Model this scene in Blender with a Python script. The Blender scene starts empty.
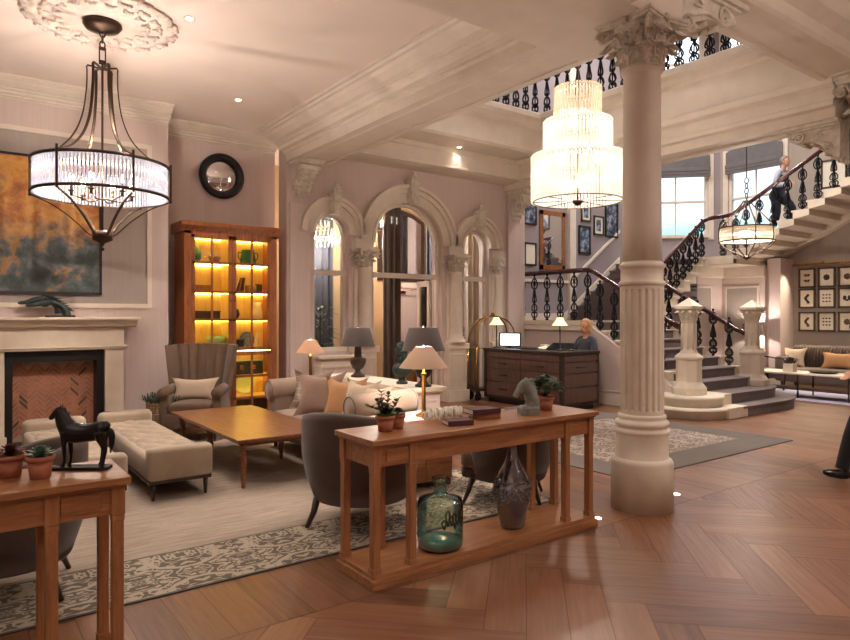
EXPO = 0.87; WORLD = 1.0; FILL_SPOTS = [(1.5,1.0,4.15,60),(4.0,0.5,4.15,60),(6.5,1.2,4.5,90),(-1.5,2.0,4.15,60),(9.5,1.5,4.5,120),(3.2,5.2,4.15,60),(0.0,5.0,4.15,50),(6.0,6.6,9.1,160),(11.5,5.5,9.1,700),(12.5,8.5,9.1,400),(10.2,9.0,9.0,300)]
import bpy, math, random
from mathutils import Vector, Matrix
random.seed(7)
PI = math.pi
SC = bpy.context.scene
COL = SC.collection
SC.view_settings.view_transform = 'Standard'
SC.view_settings.look = 'None'
SC.view_settings.gamma = 1.0
SC.view_settings.exposure = EXPO if 'EXPO' in globals() else 0.0

# ------------------------------------------------------------------ geometry
class MB:
    def __init__(s):
        s.v = []; s.f = []; s.m = []; s.sm = []; s.cm = 0
    def add(s, vs, fs, smooth=False):
        b = len(s.v)
        s.v += [tuple(p) for p in vs]
        for f in fs:
            s.f.append([b + i for i in f]); s.m.append(s.cm); s.sm.append(smooth)
        return s
    def box(s, x0, x1, y0, y1, z0, z1):
        vs = [(x, y, z) for z in (z0, z1) for y in (y0, y1) for x in (x0, x1)]
        return s.add(vs, [(0,2,3,1),(4,5,7,6),(0,1,5,4),(2,6,7,3),(0,4,6,2),(1,3,7,5)])
    def obox(s, c, d, sx, sy, sz):
        """box centred at c; d = rotation about z"""
        vs = []
        cs, sn = math.cos(d), math.sin(d)
        for z in (-sz/2, sz/2):
            for y in (-sy/2, sy/2):
                for x in (-sx/2, sx/2):
                    vs.append((c[0]+x*cs-y*sn, c[1]+x*sn+y*cs, c[2]+z))
        return s.add(vs, [(0,2,3,1),(4,5,7,6),(0,1,5,4),(2,6,7,3),(0,4,6,2),(1,3,7,5)])
    def tube(s, pts, rads, n=8, smooth=True, closed=False, flat=1.0, up=None):
        pts = [Vector(p) for p in pts]
        if not isinstance(rads, (list, tuple)): rads = [rads]*len(pts)
        N = len(pts); vs = []; prev = None
        for i, p in enumerate(pts):
            if closed: t = pts[(i+1) % N]-pts[i-1]
            else: t = pts[min(i+1, N-1)]-pts[max(i-1, 0)]
            if t.length < 1e-9: t = Vector((0,0,1))
            t.normalize()
            if up is not None: ref = Vector(up)
            else: ref = prev if prev is not None else (Vector((0,0,1)) if abs(t.z) < .9 else Vector((1,0,0)))
            a = ref - t*ref.dot(t)
            if a.length < 1e-6: a = t.orthogonal()
            a.normalize(); prev = a; b = t.cross(a)
            for k in range(n):
                th = 2*PI*(k+.5)/n
                vs.append(p + a*(math.cos(th)*rads[i]*flat) + b*(math.sin(th)*rads[i]))
        fs = []
        for i in range(N if closed else N-1):
            j = (i+1) % N
            for k in range(n):
                l = (k+1) % n
                fs.append((i*n+k, i*n+l, j*n+l, j*n+k))
        if not closed:
            fs.append(tuple(range(n-1, -1, -1))); fs.append(tuple((N-1)*n+k for k in range(n)))
        return s.add(vs, fs, smooth)
    def lathe(s, prof, c=(0,0,0), n=24, smooth=True, a0=0, a1=2*PI, cap=True):
        full = abs(a1-a0-2*PI) < 1e-6
        m = n if full else n+1
        vs = []
        for r, z in prof:
            for k in range(m):
                th = a0+(a1-a0)*k/n
                vs.append((c[0]+r*math.cos(th), c[1]+r*math.sin(th), c[2]+z))
        fs = []
        for i in range(len(prof)-1):
            for k in range(n):
                l = (k+1) % m if full else k+1
                fs.append((i*m+k, i*m+l, (i+1)*m+l, (i+1)*m+k))
        if cap and full:
            if prof[0][0] > 1e-6: fs.append(tuple(range(m-1, -1, -1)))
            if prof[-1][0] > 1e-6: fs.append(tuple((len(prof)-1)*m+k for k in range(m)))
        return s.add(vs, fs, smooth)
    def cyl(s, p0, p1, r0, r1=None, n=12, smooth=True):
        return s.tube([p0, p1], [r0, r0 if r1 is None else r1], n, smooth)
    def prism(s, poly, axis, a, b, smooth=False):
        """poly of 2D points extruded along axis; x:(y,z) y:(x,z) z:(x,y)"""
        n = len(poly)
        def P(u, v, w):
            return {'x': (w, u, v), 'y': (u, w, v), 'z': (u, v, w)}[axis]
        vs = [P(u, v, a) for u, v in poly] + [P(u, v, b) for u, v in poly]
        fs = [tuple(range(n)), tuple(range(2*n-1, n-1, -1))]
        s.add(vs, fs, False)
        base = len(s.v)-2*n
        for i in range(n):
            j = (i+1) % n
            s.f.append([base+i, base+j, base+n+j, base+n+i]); s.m.append(s.cm); s.sm.append(smooth)
        return s
    def sphere(s, c, r, n=14, m=9):
        if not isinstance(r, (tuple, list)): r = (r, r, r)
        vs = [(c[0], c[1], c[2]-r[2])]
        for i in range(1, m):
            ph = -PI/2+PI*i/m
            for k in range(n):
                th = 2*PI*k/n
                vs.append((c[0]+r[0]*math.cos(ph)*math.cos(th), c[1]+r[1]*math.cos(ph)*math.sin(th), c[2]+r[2]*math.sin(ph)))
        vs.append((c[0], c[1], c[2]+r[2]))
        fs = [(0, 1+(k+1) % n, 1+k) for k in range(n)]
        for i in range(m-2):
            for k in range(n):
                l = (k+1) % n
                fs.append((1+i*n+k, 1+i*n+l, 1+(i+1)*n+l, 1+(i+1)*n+k))
        L = len(vs)-1; o = 1+(m-2)*n
        fs += [(L, o+k, o+(k+1) % n) for k in range(n)]
        return s.add(vs, fs, True)
    def torus(s, c, R, r, n=32, m=8, axis='z', sx=1, sy=1):
        pts = []
        for k in range(n):
            th = 2*PI*k/n
            u, v = R*math.cos(th)*sx, R*math.sin(th)*sy
            pts.append({'z': (c[0]+u, c[1]+v, c[2]), 'y': (c[0]+u, c[1], c[2]+v), 'x': (c[0], c[1]+u, c[2]+v)}[axis])
        upv = {'z': (0,0,1), 'y': (0,1,0), 'x': (1,0,0)}[axis]
        return s.tube(pts, r, m, True, True, up=upv)
    def grid(s, fn, nu, nv, smooth=True, thick=None):
        vs = [fn(i/nu, j/nv) for j in range(nv+1) for i in range(nu+1)]
        w = nu+1
        fs = [(j*w+i, j*w+i+1, (j+1)*w+i+1, (j+1)*w+i) for j in range(nv) for i in range(nu)]
        return s.add(vs, fs, smooth)
    def xf(s, M, start=0):
        for i in range(start, len(s.v)):
            s.v[i] = tuple(M @ Vector(s.v[i]))
        return s
    def merge(s, o, M=None):
        b = len(s.v)
        s.v += [tuple(M @ Vector(p)) if M else p for p in o.v]
        s.f += [[b+i for i in f] for f in o.f]; s.m += [k+s.cm for k in o.m]; s.sm += o.sm
        return s

def T(x=0, y=0, z=0, rz=0, rx=0, ry=0, sc=1):
    return Matrix.Translation((x, y, z)) @ Matrix.Rotation(rz, 4, 'Z') @ Matrix.Rotation(ry, 4, 'Y') @ Matrix.Rotation(rx, 4, 'X') @ Matrix.Scale(sc, 4)

def build(name, mb, mats, parent=None, bev=0, mods=None, loc=None, rz=0):
    me = bpy.data.meshes.new(name)
    me.from_pydata(mb.v, [], mb.f)
    if not isinstance(mats, (list, tuple)): mats = [mats]
    for m in mats: me.materials.append(M[m] if isinstance(m, str) else m)
    me.polygons.foreach_set('material_index', mb.m)
    me.polygons.foreach_set('use_smooth', mb.sm)
    me.update()
    import bmesh as _b
    bm = _b.new(); bm.from_mesh(me); _b.ops.recalc_face_normals(bm, faces=bm.faces); bm.to_mesh(me); bm.free()
    o = bpy.data.objects.new(name, me); COL.objects.link(o)
    if parent is not None: o.parent = parent
    if loc is not None: o.location = loc
    if rz: o.rotation_euler = (0, 0, rz)
    if bev:
        b = o.modifiers.new('bevel', 'BEVEL'); b.width = bev; b.segments = 2; b.limit_method = 'ANGLE'
    return o

def thing(name, label, cat, loc=(0,0,0), rz=0, group=None):
    o = bpy.data.objects.new(name, None); COL.objects.link(o)
    o.location = loc; o.rotation_euler = (0, 0, rz); o.empty_display_size = .1
    o['label'] = label; o['category'] = cat
    if group: o['group'] = group
    return o
def tag(o, label, cat, group=None, kind=None):
    o['label'] = label; o['category'] = cat
    if group: o['group'] = group
    if kind: o['kind'] = kind
    return o
def struct(name, mb, mat, parent=None, bev=0):
    o = build(name, mb, mat, parent, bev)
    if parent is None: o['kind'] = 'structure'
    return o
def dup(root, loc, rz=None, label=None):
    def cp(o, par):
        c = o.copy(); COL.objects.link(c)
        if par is not None: c.parent = par
        for ch in list(o.children): cp(ch, c)
        return c
    kids = root
    r = cp(kids, None); r.location = loc
    if rz is not None: r.rotation_euler = (0, 0, rz)
    if label: r['label'] = label
    return r
def copy_part(o, loc, rz=0, parent=None):
    c = o.copy(); COL.objects.link(c); c.parent = parent if parent is not None else o.parent
    c.location = loc; c.rotation_euler = (0, 0, rz)
    return c
def rounded(x0, x1, y0, y1, r, n=5):
    pts = []
    for cx, cy, a in ((x1-r, y1-r, 0), (x0+r, y1-r, PI/2), (x0+r, y0+r, PI), (x1-r, y0+r, 3*PI/2)):
        for k in range(n+1):
            t = a+PI/2*k/n; pts.append((cx+r*math.cos(t), cy+r*math.sin(t)))
    return pts
def smoothpath(pts, n=6):
    P = [Vector(p) for p in pts]; out = []
    for i in range(len(P)-1):
        p0 = P[max(i-1, 0)]; p1 = P[i]; p2 = P[i+1]; p3 = P[min(i+2, len(P)-1)]
        for k in range(n):
            t = k/n
            out.append(.5*((2*p1)+(p2-p0)*t+(2*p0-5*p1+4*p2-p3)*t*t+(3*p1-p0-3*p2+p3)*t**3))
    out.append(P[-1]); return out
def softbox(mb, x0, x1, y0, y1, z0, z1, r=.04, puff=0, n=6):
    """upholstered block: rounded edges with a slightly domed top"""
    def ring(z, ins):
        return [(px, py, z) for px, py in rounded(x0+ins, x1-ins, y0+ins, y1-ins, max(r-ins*.3, .008), 4)]
    rings = [ring(z0, r*.5), ring(z0+r*.5, 0)]
    k = len(rings[0])
    for i in range(n+1):
        a = PI/2*i/n
        rings.append(ring(z1-r+r*math.sin(a), r*(1-math.cos(a))))
    vs = [p for q in rings for p in q]
    fs = []
    for i in range(len(rings)-1):
        for j in range(k):
            l = (j+1) % k
            fs.append((i*k+j, i*k+l, (i+1)*k+l, (i+1)*k+j))
    fs.append(tuple(range(k-1, -1, -1)))
    # domed top
    cx, cy = (x0+x1)/2, (y0+y1)/2; last = len(rings)-1
    b = len(vs)
    for q, (sc, h) in enumerate(((.7, .6), (.35, .92))):
        for j in range(k):
            p = rings[last][j]
            vs.append((cx+(p[0]-cx)*sc, cy+(p[1]-cy)*sc, z1+puff*h))
    vs.append((cx, cy, z1+puff))
    for j in range(k):
        l = (j+1) % k
        fs.append((last*k+j, last*k+l, b+l, b+j)); fs.append((b+j, b+l, b+k+l, b+k+j)); fs.append((b+k+j, b+k+l, b+2*k))
    return mb.add(vs, fs, True)

# ----------------------------------------------------------------- materials
M = {}
def srgb(c):
    if isinstance(c, str):
        c = tuple(int(c[i:i+2], 16)/255 for i in (0, 2, 4))
    return tuple((x/12.92 if x <= .04045 else ((x+.055)/1.055)**2.4) for x in c)+(1,)
class NT:
    def __init__(s, name):
        s.mat = bpy.data.materials.new(name); s.mat.use_nodes = True
        s.n = s.mat.node_tree.nodes; s.l = s.mat.node_tree.links
        s.b = s.n['Principled BSDF']
    def node(s, t, **k):
        n = s.n.new(t)
        for a, v in k.items():
            if a in n.inputs: n.inputs[a].default_value = v
            else: setattr(n, a, v)
        return n
    def link(s, a, b): s.l.new(a, b)
    def coords(s, scale=(1,1,1), kind='Object', rot=(0,0,0)):
        tc = s.node('ShaderNodeTexCoord'); mp = s.node('ShaderNodeMapping')
        mp.inputs['Scale'].default_value = scale; mp.inputs['Rotation'].default_value = rot
        s.link(tc.outputs[kind], mp.inputs['Vector']); return mp.outputs['Vector']
    def ramp(s, fac, stops, interp='LINEAR'):
        r = s.node('ShaderNodeValToRGB'); cr = r.color_ramp; cr.interpolation = interp
        while len(cr.elements) < len(stops): cr.elements.new(.5)
        for e, (p, c) in zip(cr.elements, stops):
            e.position = p; e.color = srgb(c) if isinstance(c, str) else c
        s.link(fac, r.inputs['Fac']); return r.outputs['Color']
    def noise(s, vec, scale, detail=4, rough=.55, dist=0):
        n = s.node('ShaderNodeTexNoise'); n.inputs['Scale'].default_value = scale; n.inputs['Detail'].default_value = detail
        n.inputs['Roughness'].default_value = rough; n.inputs['Distortion'].default_value = dist
        if vec is not None: s.link(vec, n.inputs['Vector'])
        return n.outputs['Fac']
    def bump(s, h, st=.3, d=.01):
        b = s.node('ShaderNodeBump'); b.inputs['Strength'].default_value = st; b.inputs['Distance'].default_value = d
        s.link(h, b.inputs['Height']); s.link(b.outputs['Normal'], s.b.inputs['Normal'])
    def math(s, op, a, b=None, c=None):
        n = s.node('ShaderNodeMath', operation=op)
        for i, v in enumerate((a, b, c)):
            if v is None: continue
            if isinstance(v, (int, float)): n.inputs[i].default_value = v
            else: s.link(v, n.inputs[i])
        return n.outputs[0]
    def mixc(s, f, a, b, blend='MIX'):
        n = s.node('ShaderNodeMix', data_type='RGBA', blend_type=blend)
        for i, v in ((0, f), (6, a), (7, b)):
            if isinstance(v, (int, float)): n.inputs[i].default_value = v
            elif isinstance(v, str): n.inputs[i].default_value = srgb(v)
            elif isinstance(v, tuple): n.inputs[i].default_value = v
            else: s.link(v, n.inputs[i])
        return n.outputs[2]
def plain(key, col, rough=.5, metal=0, var=.06, scale=8, bump=0, bs=60, emit=None, es=0, spec=.5, sheen=0, coat=0):
    t = NT(key); c = srgb(col)
    v = t.coords()
    f = t.noise(v, scale, 3)
    d = tuple(x*(1-var*2) for x in c[:3])+(1,); e = tuple(min(1, x*(1+var*1.4)) for x in c[:3])+(1,)
    t.link(t.ramp(f, [(.3, d), (.7, e)]), t.b.inputs['Base Color'])
    t.b.inputs['Roughness'].default_value = rough; t.b.inputs['Metallic'].default_value = metal
    t.b.inputs['Specular IOR Level'].default_value = spec
    if sheen: t.b.inputs['Sheen Weight'].default_value = sheen
    if coat: t.b.inputs['Coat Weight'].default_value = coat
    if bump: t.bump(t.noise(v, bs, 4), bump, .01)
    if emit:
        t.b.inputs['Emission Color'].default_value = srgb(emit); t.b.inputs['Emission Strength'].default_value = es
    M[key] = t.mat; return t
def wood(key, dark, mid, light, rough=.35, grain=(1, 12, 12), bump=.08, coat=.15):
    t = NT(key); v = t.coords(grain)
    n1 = t.noise(v, 3.0, 6, .6, .6)
    n2 = t.noise(t.coords(tuple(g*4 for g in grain)), 6.0, 3)
    f = t.math('MULTIPLY_ADD', n2, .3, t.math('MULTIPLY', n1, .75))
    t.link(t.ramp(f, [(.3, dark), (.52, mid), (.75, light)]), t.b.inputs['Base Color'])
    t.b.inputs['Roughness'].default_value = rough; t.b.inputs['Coat Weight'].default_value = coat
    t.b.inputs['Coat Roughness'].default_value = .2
    t.bump(n1, bump, .004); M[key] = t.mat; return t
def fabric(key, col, rough=.9, sc=220, var=.12, b=.35):
    t = NT(key); v = t.coords()
    n = t.noise(v, sc, 2); n2 = t.noise(v, 5, 3)
    c = srgb(col)
    d = tuple(x*(1-var*1.8) for x in c[:3])+(1,); e = tuple(min(1, x*(1+var)) for x in c[:3])+(1,)
    f = t.math('ADD', t.math('MULTIPLY', n, .6), t.math('MULTIPLY', n2, .4))
    t.link(t.ramp(f, [(.35, d), (.65, e)]), t.b.inputs['Base Color'])
    t.b.inputs['Roughness'].default_value = rough; t.b.inputs['Sheen Weight'].default_value = .25
    t.b.inputs['Specular IOR Level'].default_value = .25
    t.bump(n, b, .003); M[key] = t.mat; return t
def glow(key, col, st, base=None):
    t = NT(key); t.b.inputs['Base Color'].default_value = srgb(base or col); t.b.inputs['Roughness'].default_value = .3
    t.b.inputs['Emission Color'].default_value = srgb(col); t.b.inputs['Emission Strength'].default_value = st
    M[key] = t.mat; return t
def glass(key, col, rough=.02, ior=1.45):
    t = NT(key); t.b.inputs['Base Color'].default_value = srgb(col); t.b.inputs['Roughness'].default_value = rough
    t.b.inputs['Transmission Weight'].default_value = 1; t.b.inputs['IOR'].default_value = ior
    M[key] = t.mat; return t
def pane(key, col='F4F8FA', refl=.5):
    """thin window glass: clear with a surface reflection"""
    t = NT(key); out = t.n['Material Output']
    tr = t.node('ShaderNodeBsdfTransparent'); tr.inputs[0].default_value = srgb(col)
    gl = t.node('ShaderNodeBsdfGlossy'); gl.inputs['Roughness'].default_value = .02
    fr = t.node('ShaderNodeFresnel'); fr.inputs['IOR'].default_value = 1.45
    mx = t.node('ShaderNodeMixShader'); t.link(t.math('MULTIPLY', fr.outputs[0], refl*2), mx.inputs[0])
    t.link(tr.outputs[0], mx.inputs[1]); t.link(gl.outputs[0], mx.inputs[2]); t.link(mx.outputs[0], out.inputs['Surface'])
    M[key] = t.mat

# wall paper: rose-beige with faint vertical streaks
def wallpaper(key, col, amt=.05):
    t = NT(key); v = t.coords((14, 14, .5)); n = t.noise(v, 2.5, 4); v2 = t.coords((1,1,1)); n2 = t.noise(v2, 1.3, 2)
    c = srgb(col)
    d = tuple(x*(1-amt*2) for x in c[:3])+(1,); e = tuple(min(1, x*(1+amt)) for x in c[:3])+(1,)
    t.link(t.ramp(t.math('ADD', t.math('MULTIPLY', n, .7), t.math('MULTIPLY', n2, .3)), [(.35, d), (.65, e)]), t.b.inputs['Base Color'])
    t.b.inputs['Roughness'].default_value = .75; t.b.inputs['Specular IOR Level'].default_value = .3
    M[key] = t.mat
wallpaper('wall_gold', 'B89A72', .04); wallpaper('wall', 'CDBBB4', .03); wallpaper('wall_taupe', 'A89B90', .04); wallpaper('wall_mauve', '978D90', .03)
wallpaper('wall_panel', 'A59A92', .03)
plain('ceiling', 'E2D2C6', .8, var=.02, scale=2)
plain('plaster', 'DBCFC0', .6, var=.03, scale=4)
plain('stone', 'DACEBB', .55, var=.04, scale=6, bump=.06, bs=40)
plain('stucco', 'D3C4B8', .7, var=.05, scale=20, bump=.1, bs=60)
plain('capital', 'D2C8B8', .65, var=.1, scale=14, bump=.2, bs=50)
plain('mantel', 'D9C9B6', .55, var=.04, scale=5, bump=.04)
wood('cabinet', '6B3A1E', '96582F', 'B5733F', .4, (10, 10, 1))
wood('cabinet_in', 'B99A5C', 'D2B474', 'E0C68A', .5, (10, 10, 1))
wood('console', '74462A', '9A663F', 'B47E55', .32, (1, 12, 12))
wood('console_leg', '74462A', '9A663F', 'B07A50', .35, (12, 12, 1))
wood('table', '4E2A18', '78472C', '93603E', .38, (12, 1, 12), coat=.2)
wood('darkwood', '22130D', '38231A', '4A3024', .35, (10, 10, 1))
wood('desk', '3E2C28', '583F38', '6A5048', .4, (10, 10, 1.2))
wood('desk_dark', '1C1310', '2A1E1A', '382923', .35, (10, 10, 1.2))
wood('rail', '2A0E0C', '441813', '5A231C', .25, (8, 1, 8), coat=.6)
wood('gold_frame', '5A3218', '8E5628', 'A87034', .35, (8, 8, 8))
plain('iron', '1B1D22', .45, .6, bump=.1, bs=80)
plain('bronze', '4A3A2E', .38, .75, var=.1)
plain('brass', 'B98A44', .25, 1, var=.05)
plain('chrome', 'C8C8C8', .15, 1, var=.02)
plain('black', '0E0C10', .45, var=.02)
plain('blackgloss', '0B0B0D', .18, var=.02)
plain('dark_bronze', '24201F', .35, .5, var=.1)
plain('verdigris', '3A4644', .5, .5, var=.25, scale=18, bump=.2)
plain('grey_stone', '7A7A70', .6, var=.2, scale=22, bump=.25, bs=50)
plain('terracotta', 'A8664C', .8, var=.12, scale=14, bump=.1)
plain('soil', '2A1C14', .95, var=.2, scale=40, bump=.5)
plain('leaf', '35502A', .5, var=.25, scale=12)
plain('leaf_dark', '22351F', .45, var=.25, scale=12)
plain('leaf_bright', '5C8A38', .5, var=.2, scale=20)
plain('leaf_grey', '6F8C76', .55, var=.2, scale=20)
plain('leaf_red', '6B3A2E', .55, var=.3, scale=20)
plain('lavender', '4C463C', .8, var=.3, scale=20)
plain('wicker', 'A88A66', .8, var=.3, scale=60, bump=.6, bs=90)
plain('book_red', '4E1F22', .5, var=.1)
plain('book_tan', '8E5636', .5, var=.1)
plain('paper', 'DACDB4', .8, var=.06)
plain('shell_white', 'DDD6C6', .6, var=.08)
fabric('taupe', '725C4B'); fabric('taupe_sofa', '9C8776'); fabric('tub', '54443A'); fabric('bench', 'AE9D88'); fabric('cream', 'CDBBA4')
fabric('cushion_rose', '9E8272'); fabric('cushion_gold', 'B98A5E'); fabric('cushion_light', 'C8B49C'); fabric('shade_grey', '5A504B'); fabric('carpet', '6F615F', var=.15, b=.6, sc=150)
fabric('blind', '6E6A6C', sc=120); fabric('curtain', '5E5048', sc=80); fabric('curtain_grey', '5A5A62', sc=80)
fabric('skirt', '17161A'); fabric('suit', '1E2230'); fabric('shirt', 'B9BCCB'); fabric('dress', '3A3E48'); fabric('sofa_far', '6A5A50'); fabric('seat_tan', '9A6A3C')
plain('skin', 'D09A7E', .5, var=.04); plain('hair_blond', 'C79C6C', .55, var=.2, scale=60); plain('hair_grey', '8A7A70', .6, var=.2, scale=60)
plain('lips', 'A8534C', .4, var=.02); plain('eye', '2A2422', .3, var=.02)
def vessel(key, face, edge, g=.18):
    t = NT(key); out = t.n['Material Output']
    lw = t.node('ShaderNodeLayerWeight'); lw.inputs['Blend'].default_value = .35
    tr = t.node('ShaderNodeBsdfTransparent'); t.link(t.ramp(lw.outputs['Facing'], [(0, face), (.55, face), (1, edge)]), tr.inputs[0])
    gl = t.node('ShaderNodeBsdfGlossy'); gl.inputs['Roughness'].default_value = .05
    fr = t.node('ShaderNodeFresnel'); fr.inputs['IOR'].default_value = 1.5
    nz = t.node('ShaderNodeBump'); nz.inputs['Strength'].default_value = .5; nz.inputs['Distance'].default_value = .01
    t.link(t.noise(t.coords(), 16, 3), nz.inputs['Height']); t.link(nz.outputs[0], gl.inputs['Normal'])
    mx = t.node('ShaderNodeMixShader'); t.link(t.math('ADD', t.math('MULTIPLY', fr.outputs[0], 1.2), g*.4), mx.inputs[0])
    t.link(tr.outputs[0], mx.inputs[1]); t.link(gl.outputs[0], mx.inputs[2]); t.link(mx.outputs[0], out.inputs['Surface']); M[key] = t.mat
vessel('teal_glass', 'E2F2E4', '6FA498', .3); vessel('teal_dark', 'B9CCC2', '4E6E68'); vessel('smoke_glass', 'C2CCE0', '5C6A90', .5)
plain('teal_base', '4FA8AC', .08, var=.15); plain('smoke_base', '343E5C', .08, var=.1); plain('smoke_light', 'B4B8C8', .1, var=.15)
plain('jug_green', '2E7C6C', .2, var=.15); plain('plate_green', 'B8C890', .25, var=.05); plain('bowl_green', '9CCB9A', .25, var=.08)
plain('blue_china', '6A76B8', .3, var=.3, scale=40)
plain('book_green', '2F4A3A', .5, var=.1); plain('print_cream', 'E2DAC8', .7, var=.03)
plain('frame_brown', '4A3A30', .45, var=.1); plain('frame_black', '1C1815', .4); plain('motif', '3A332E', .8, var=.3, scale=40)
plain('motif_brown', '6E5238', .8, var=.3, scale=40)
glow('bulb', 'FFE2B8', 30); glow('downlight', 'FFF0DC', 12); glow('cab_strip', 'FFE070', 13)
glow('floor_lens', 'FFF0E0', 3)
glow('screen', 'DCE8FF', 1.6)
pane('window_glass'); pane('cab_glass', 'FFFBF2', .35)
# lit rods of the chandeliers
def rodmat(key, col, st):
    t = NT(key); t.b.inputs['Base Color'].default_value = srgb('F2F0F0'); t.b.inputs['Roughness'].default_value = .08
    t.b.inputs['Emission Color'].default_value = srgb(col); t.b.inputs['Emission Strength'].default_value = st
    t.b.inputs['Transmission Weight'].default_value = .85; M[key] = t.mat
    try: t.mat.cycles.emission_sampling = 'NONE'
    except Exception: pass
rodmat('rod_cool', 'F4F0FF', .1); rodmat('rod_warm', 'FFD8A0', .12); rodmat('rod_white', 'FFE8C8', .16)
def shade(key, col, em, st):
    t = NT(key); v = t.coords((60, 60, 60)); t.b.inputs['Base Color'].default_value = srgb(col)
    t.b.inputs['Roughness'].default_value = .85
    t.b.inputs['Emission Color'].default_value = srgb(em); t.b.inputs['Emission Strength'].default_value = st
    t.bump(t.noise(v, 4, 2), .2, .002); M[key] = t.mat
shade('shade_lit', 'B08D78', 'E09A6C', .22); shade('shade_cream', 'EAD9B4', 'FFE0A0', .9); shade('shade_tan', 'A08672', 'C08A64', .12)
# brick herringbone colour comes from the bricks themselves
plain('brick', 'BC7C5E', .8, var=.18, scale=9, bump=.2); plain('mortar', 'B49A86', .9, var=.05); plain('brick_dark', '6E4A3C', .8, var=.2, scale=20)
# check cushion
t = NT('tartan'); v = t.coords((1,1,1)); sp = t.node('ShaderNodeSeparateXYZ'); t.link(v, sp.inputs[0])
def stripes(ax, f, w):
    return t.math('LESS_THAN', t.math('FRACT', t.math('MULTIPLY', sp.outputs[ax], f)), w)
s1 = t.math('ADD', stripes(1, 14, .14), stripes(2, 14, .14))
t.link(t.mixc(t.math('MULTIPLY', s1, .5), '8A776A', 'C9B8A6'), t.b.inputs['Base Color']); t.b.inputs['Roughness'].default_value = .9
M['tartan'] = t.mat
# planks of the floor: colour by a per-plank attribute
t = NT('parquet'); at = t.node('ShaderNodeAttribute', attribute_name='plank'); uv = t.node('ShaderNodeAttribute', attribute_name='grainuv')
mp = t.node('ShaderNodeMapping'); mp.inputs['Scale'].default_value = (1.2, 16, 1); t.link(uv.outputs['Vector'], mp.inputs['Vector'])
n1 = t.noise(mp.outputs['Vector'], 1.6, 6, .6, .5)
f = t.math('ADD', t.math('MULTIPLY', n1, .55), t.math('MULTIPLY_ADD', at.outputs['Fac'], .36, .07))
t.link(t.ramp(f, [(.22, '523424'), (.48, '754C32'), (.72, '8A5F42'), (.9, '96704F')]), t.b.inputs['Base Color'])
t.link(t.ramp(t.noise(mp.outputs['Vector'], 3, 3), [(.3, (.3,.3,.3,1)), (.7, (.45,.45,.45,1))]), t.b.inputs['Roughness'])
t.bump(n1, .15, .003); M['parquet'] = t.mat
plain('seam', '5A3A28', .6)
# carpets
def rug_mat(key, a, b, streak=None):
    t = NT(key)
    if streak:
        v = t.coords((1.0, 9, 1)); n = t.noise(v, 3.2, 5, .7); n2 = t.noise(t.coords(), 90, 2)
        t.link(t.ramp(t.math('ADD', t.math('MULTIPLY', n, .8), t.math('MULTIPLY', n2, .2)), [(.3, a), (.7, b)]), t.b.inputs['Base Color'])
        t.bump(n2, .4, .004)
    else:
        P = .62
        v = t.coords((1/P, 1/P, 1)); sp = t.node('ShaderNodeSeparateXYZ'); t.link(v, sp.inputs[0])
        dn = t.node('ShaderNodeTexNoise'); dn.inputs['Scale'].default_value = 3.0; dn.inputs['Detail'].default_value = 2
        # mirror coordinates for a damask repeat
        mx = t.math('PINGPONG', sp.outputs[0], .5); my = t.math('PINGPONG', sp.outputs[1], .5)
        cb = t.node('ShaderNodeCombineXYZ'); t.link(mx, cb.inputs[0]); t.link(my, cb.inputs[1])
        nz = t.noise(cb.outputs[0], 5.0, 1.5, .5, 1.8)
        band = t.math('LESS_THAN', t.math('ABSOLUTE', t.math('SUBTRACT', nz, .5)), .05)
        r = t.math('SQRT', t.math('ADD', t.math('POWER', mx, 2), t.math('POWER', my, 2)))
        ring = t.math('LESS_THAN', t.math('ABSOLUTE', t.math('SUBTRACT', t.math('ADD', r, t.math('MULTIPLY', nz, .12)), .40)), .022)
        blob = t.math('GREATER_THAN', nz, .62)
        f = t.math('MAXIMUM', t.math('MAXIMUM', band, ring), blob)
        t.link(t.mixc(f, a, b), t.b.inputs['Base Color'])
        t.bump(t.noise(t.coords(), 120, 2), .4, .004)
    t.b.inputs['Roughness'].default_value = .95; t.b.inputs['Specular IOR Level'].default_value = .15; M[key] = t.mat
rug_mat('rug_damask', '6B6156', 'AFA28F'); rug_mat('rug_field', '85776A', 'B5A595', True)
rug_mat('rug_grey', '6E6660', '7C746D', True); rug_mat('rug_pattern2', '7A6E66', 'B2A498'); fabric('rug_edge', '4A423C', sc=120)
rug_mat('rug_blue', '8C8698', 'A8A2B4', True)
# the canvas over the mantel: cloudy orange sky over dark green and blue shapes
t = NT('canvas'); v = t.coords(); sp = t.node('ShaderNodeSeparateXYZ'); t.link(v, sp.inputs[0])
n1 = t.noise(v, 1.8, 4, .6, .4); n2 = t.noise(v, 3.4, 6, .65, .3); n3 = t.noise(v, 14, 3)
h = t.math('ADD', t.math('MULTIPLY', sp.outputs[2], .62), t.math('MULTIPLY', n1, .55))
top = t.ramp(n2, [(.3, '8A5A34'), (.45, 'C07A38'), (.55, 'D9A04A'), (.7, '9C7A58')])
bot = t.ramp(n2, [(.3, '20282C'), (.44, '3C4A44'), (.52, '5A6266'), (.6, 'A87A3A'), (.75, '39434E')])
f = t.ramp(h, [(.18, (0,0,0,1)), (.30, (1,1,1,1))])
t.link(t.mixc(f, bot, top), t.b.inputs['Base Color']); t.b.inputs['Roughness'].default_value = .5; t.bump(n3, .3, .004); M['canvas'] = t.mat
t = NT('print_blue'); v = t.coords(); n2 = t.noise(v, 6, 3); t.link(t.ramp(n2, [(.35, '23262F'), (.5, '4C5870'), (.65, '98A0AE')]), t.b.inputs['Base Color']); t.b.inputs['Roughness'].default_value = .25; M['print_blue'] = t.mat
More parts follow.
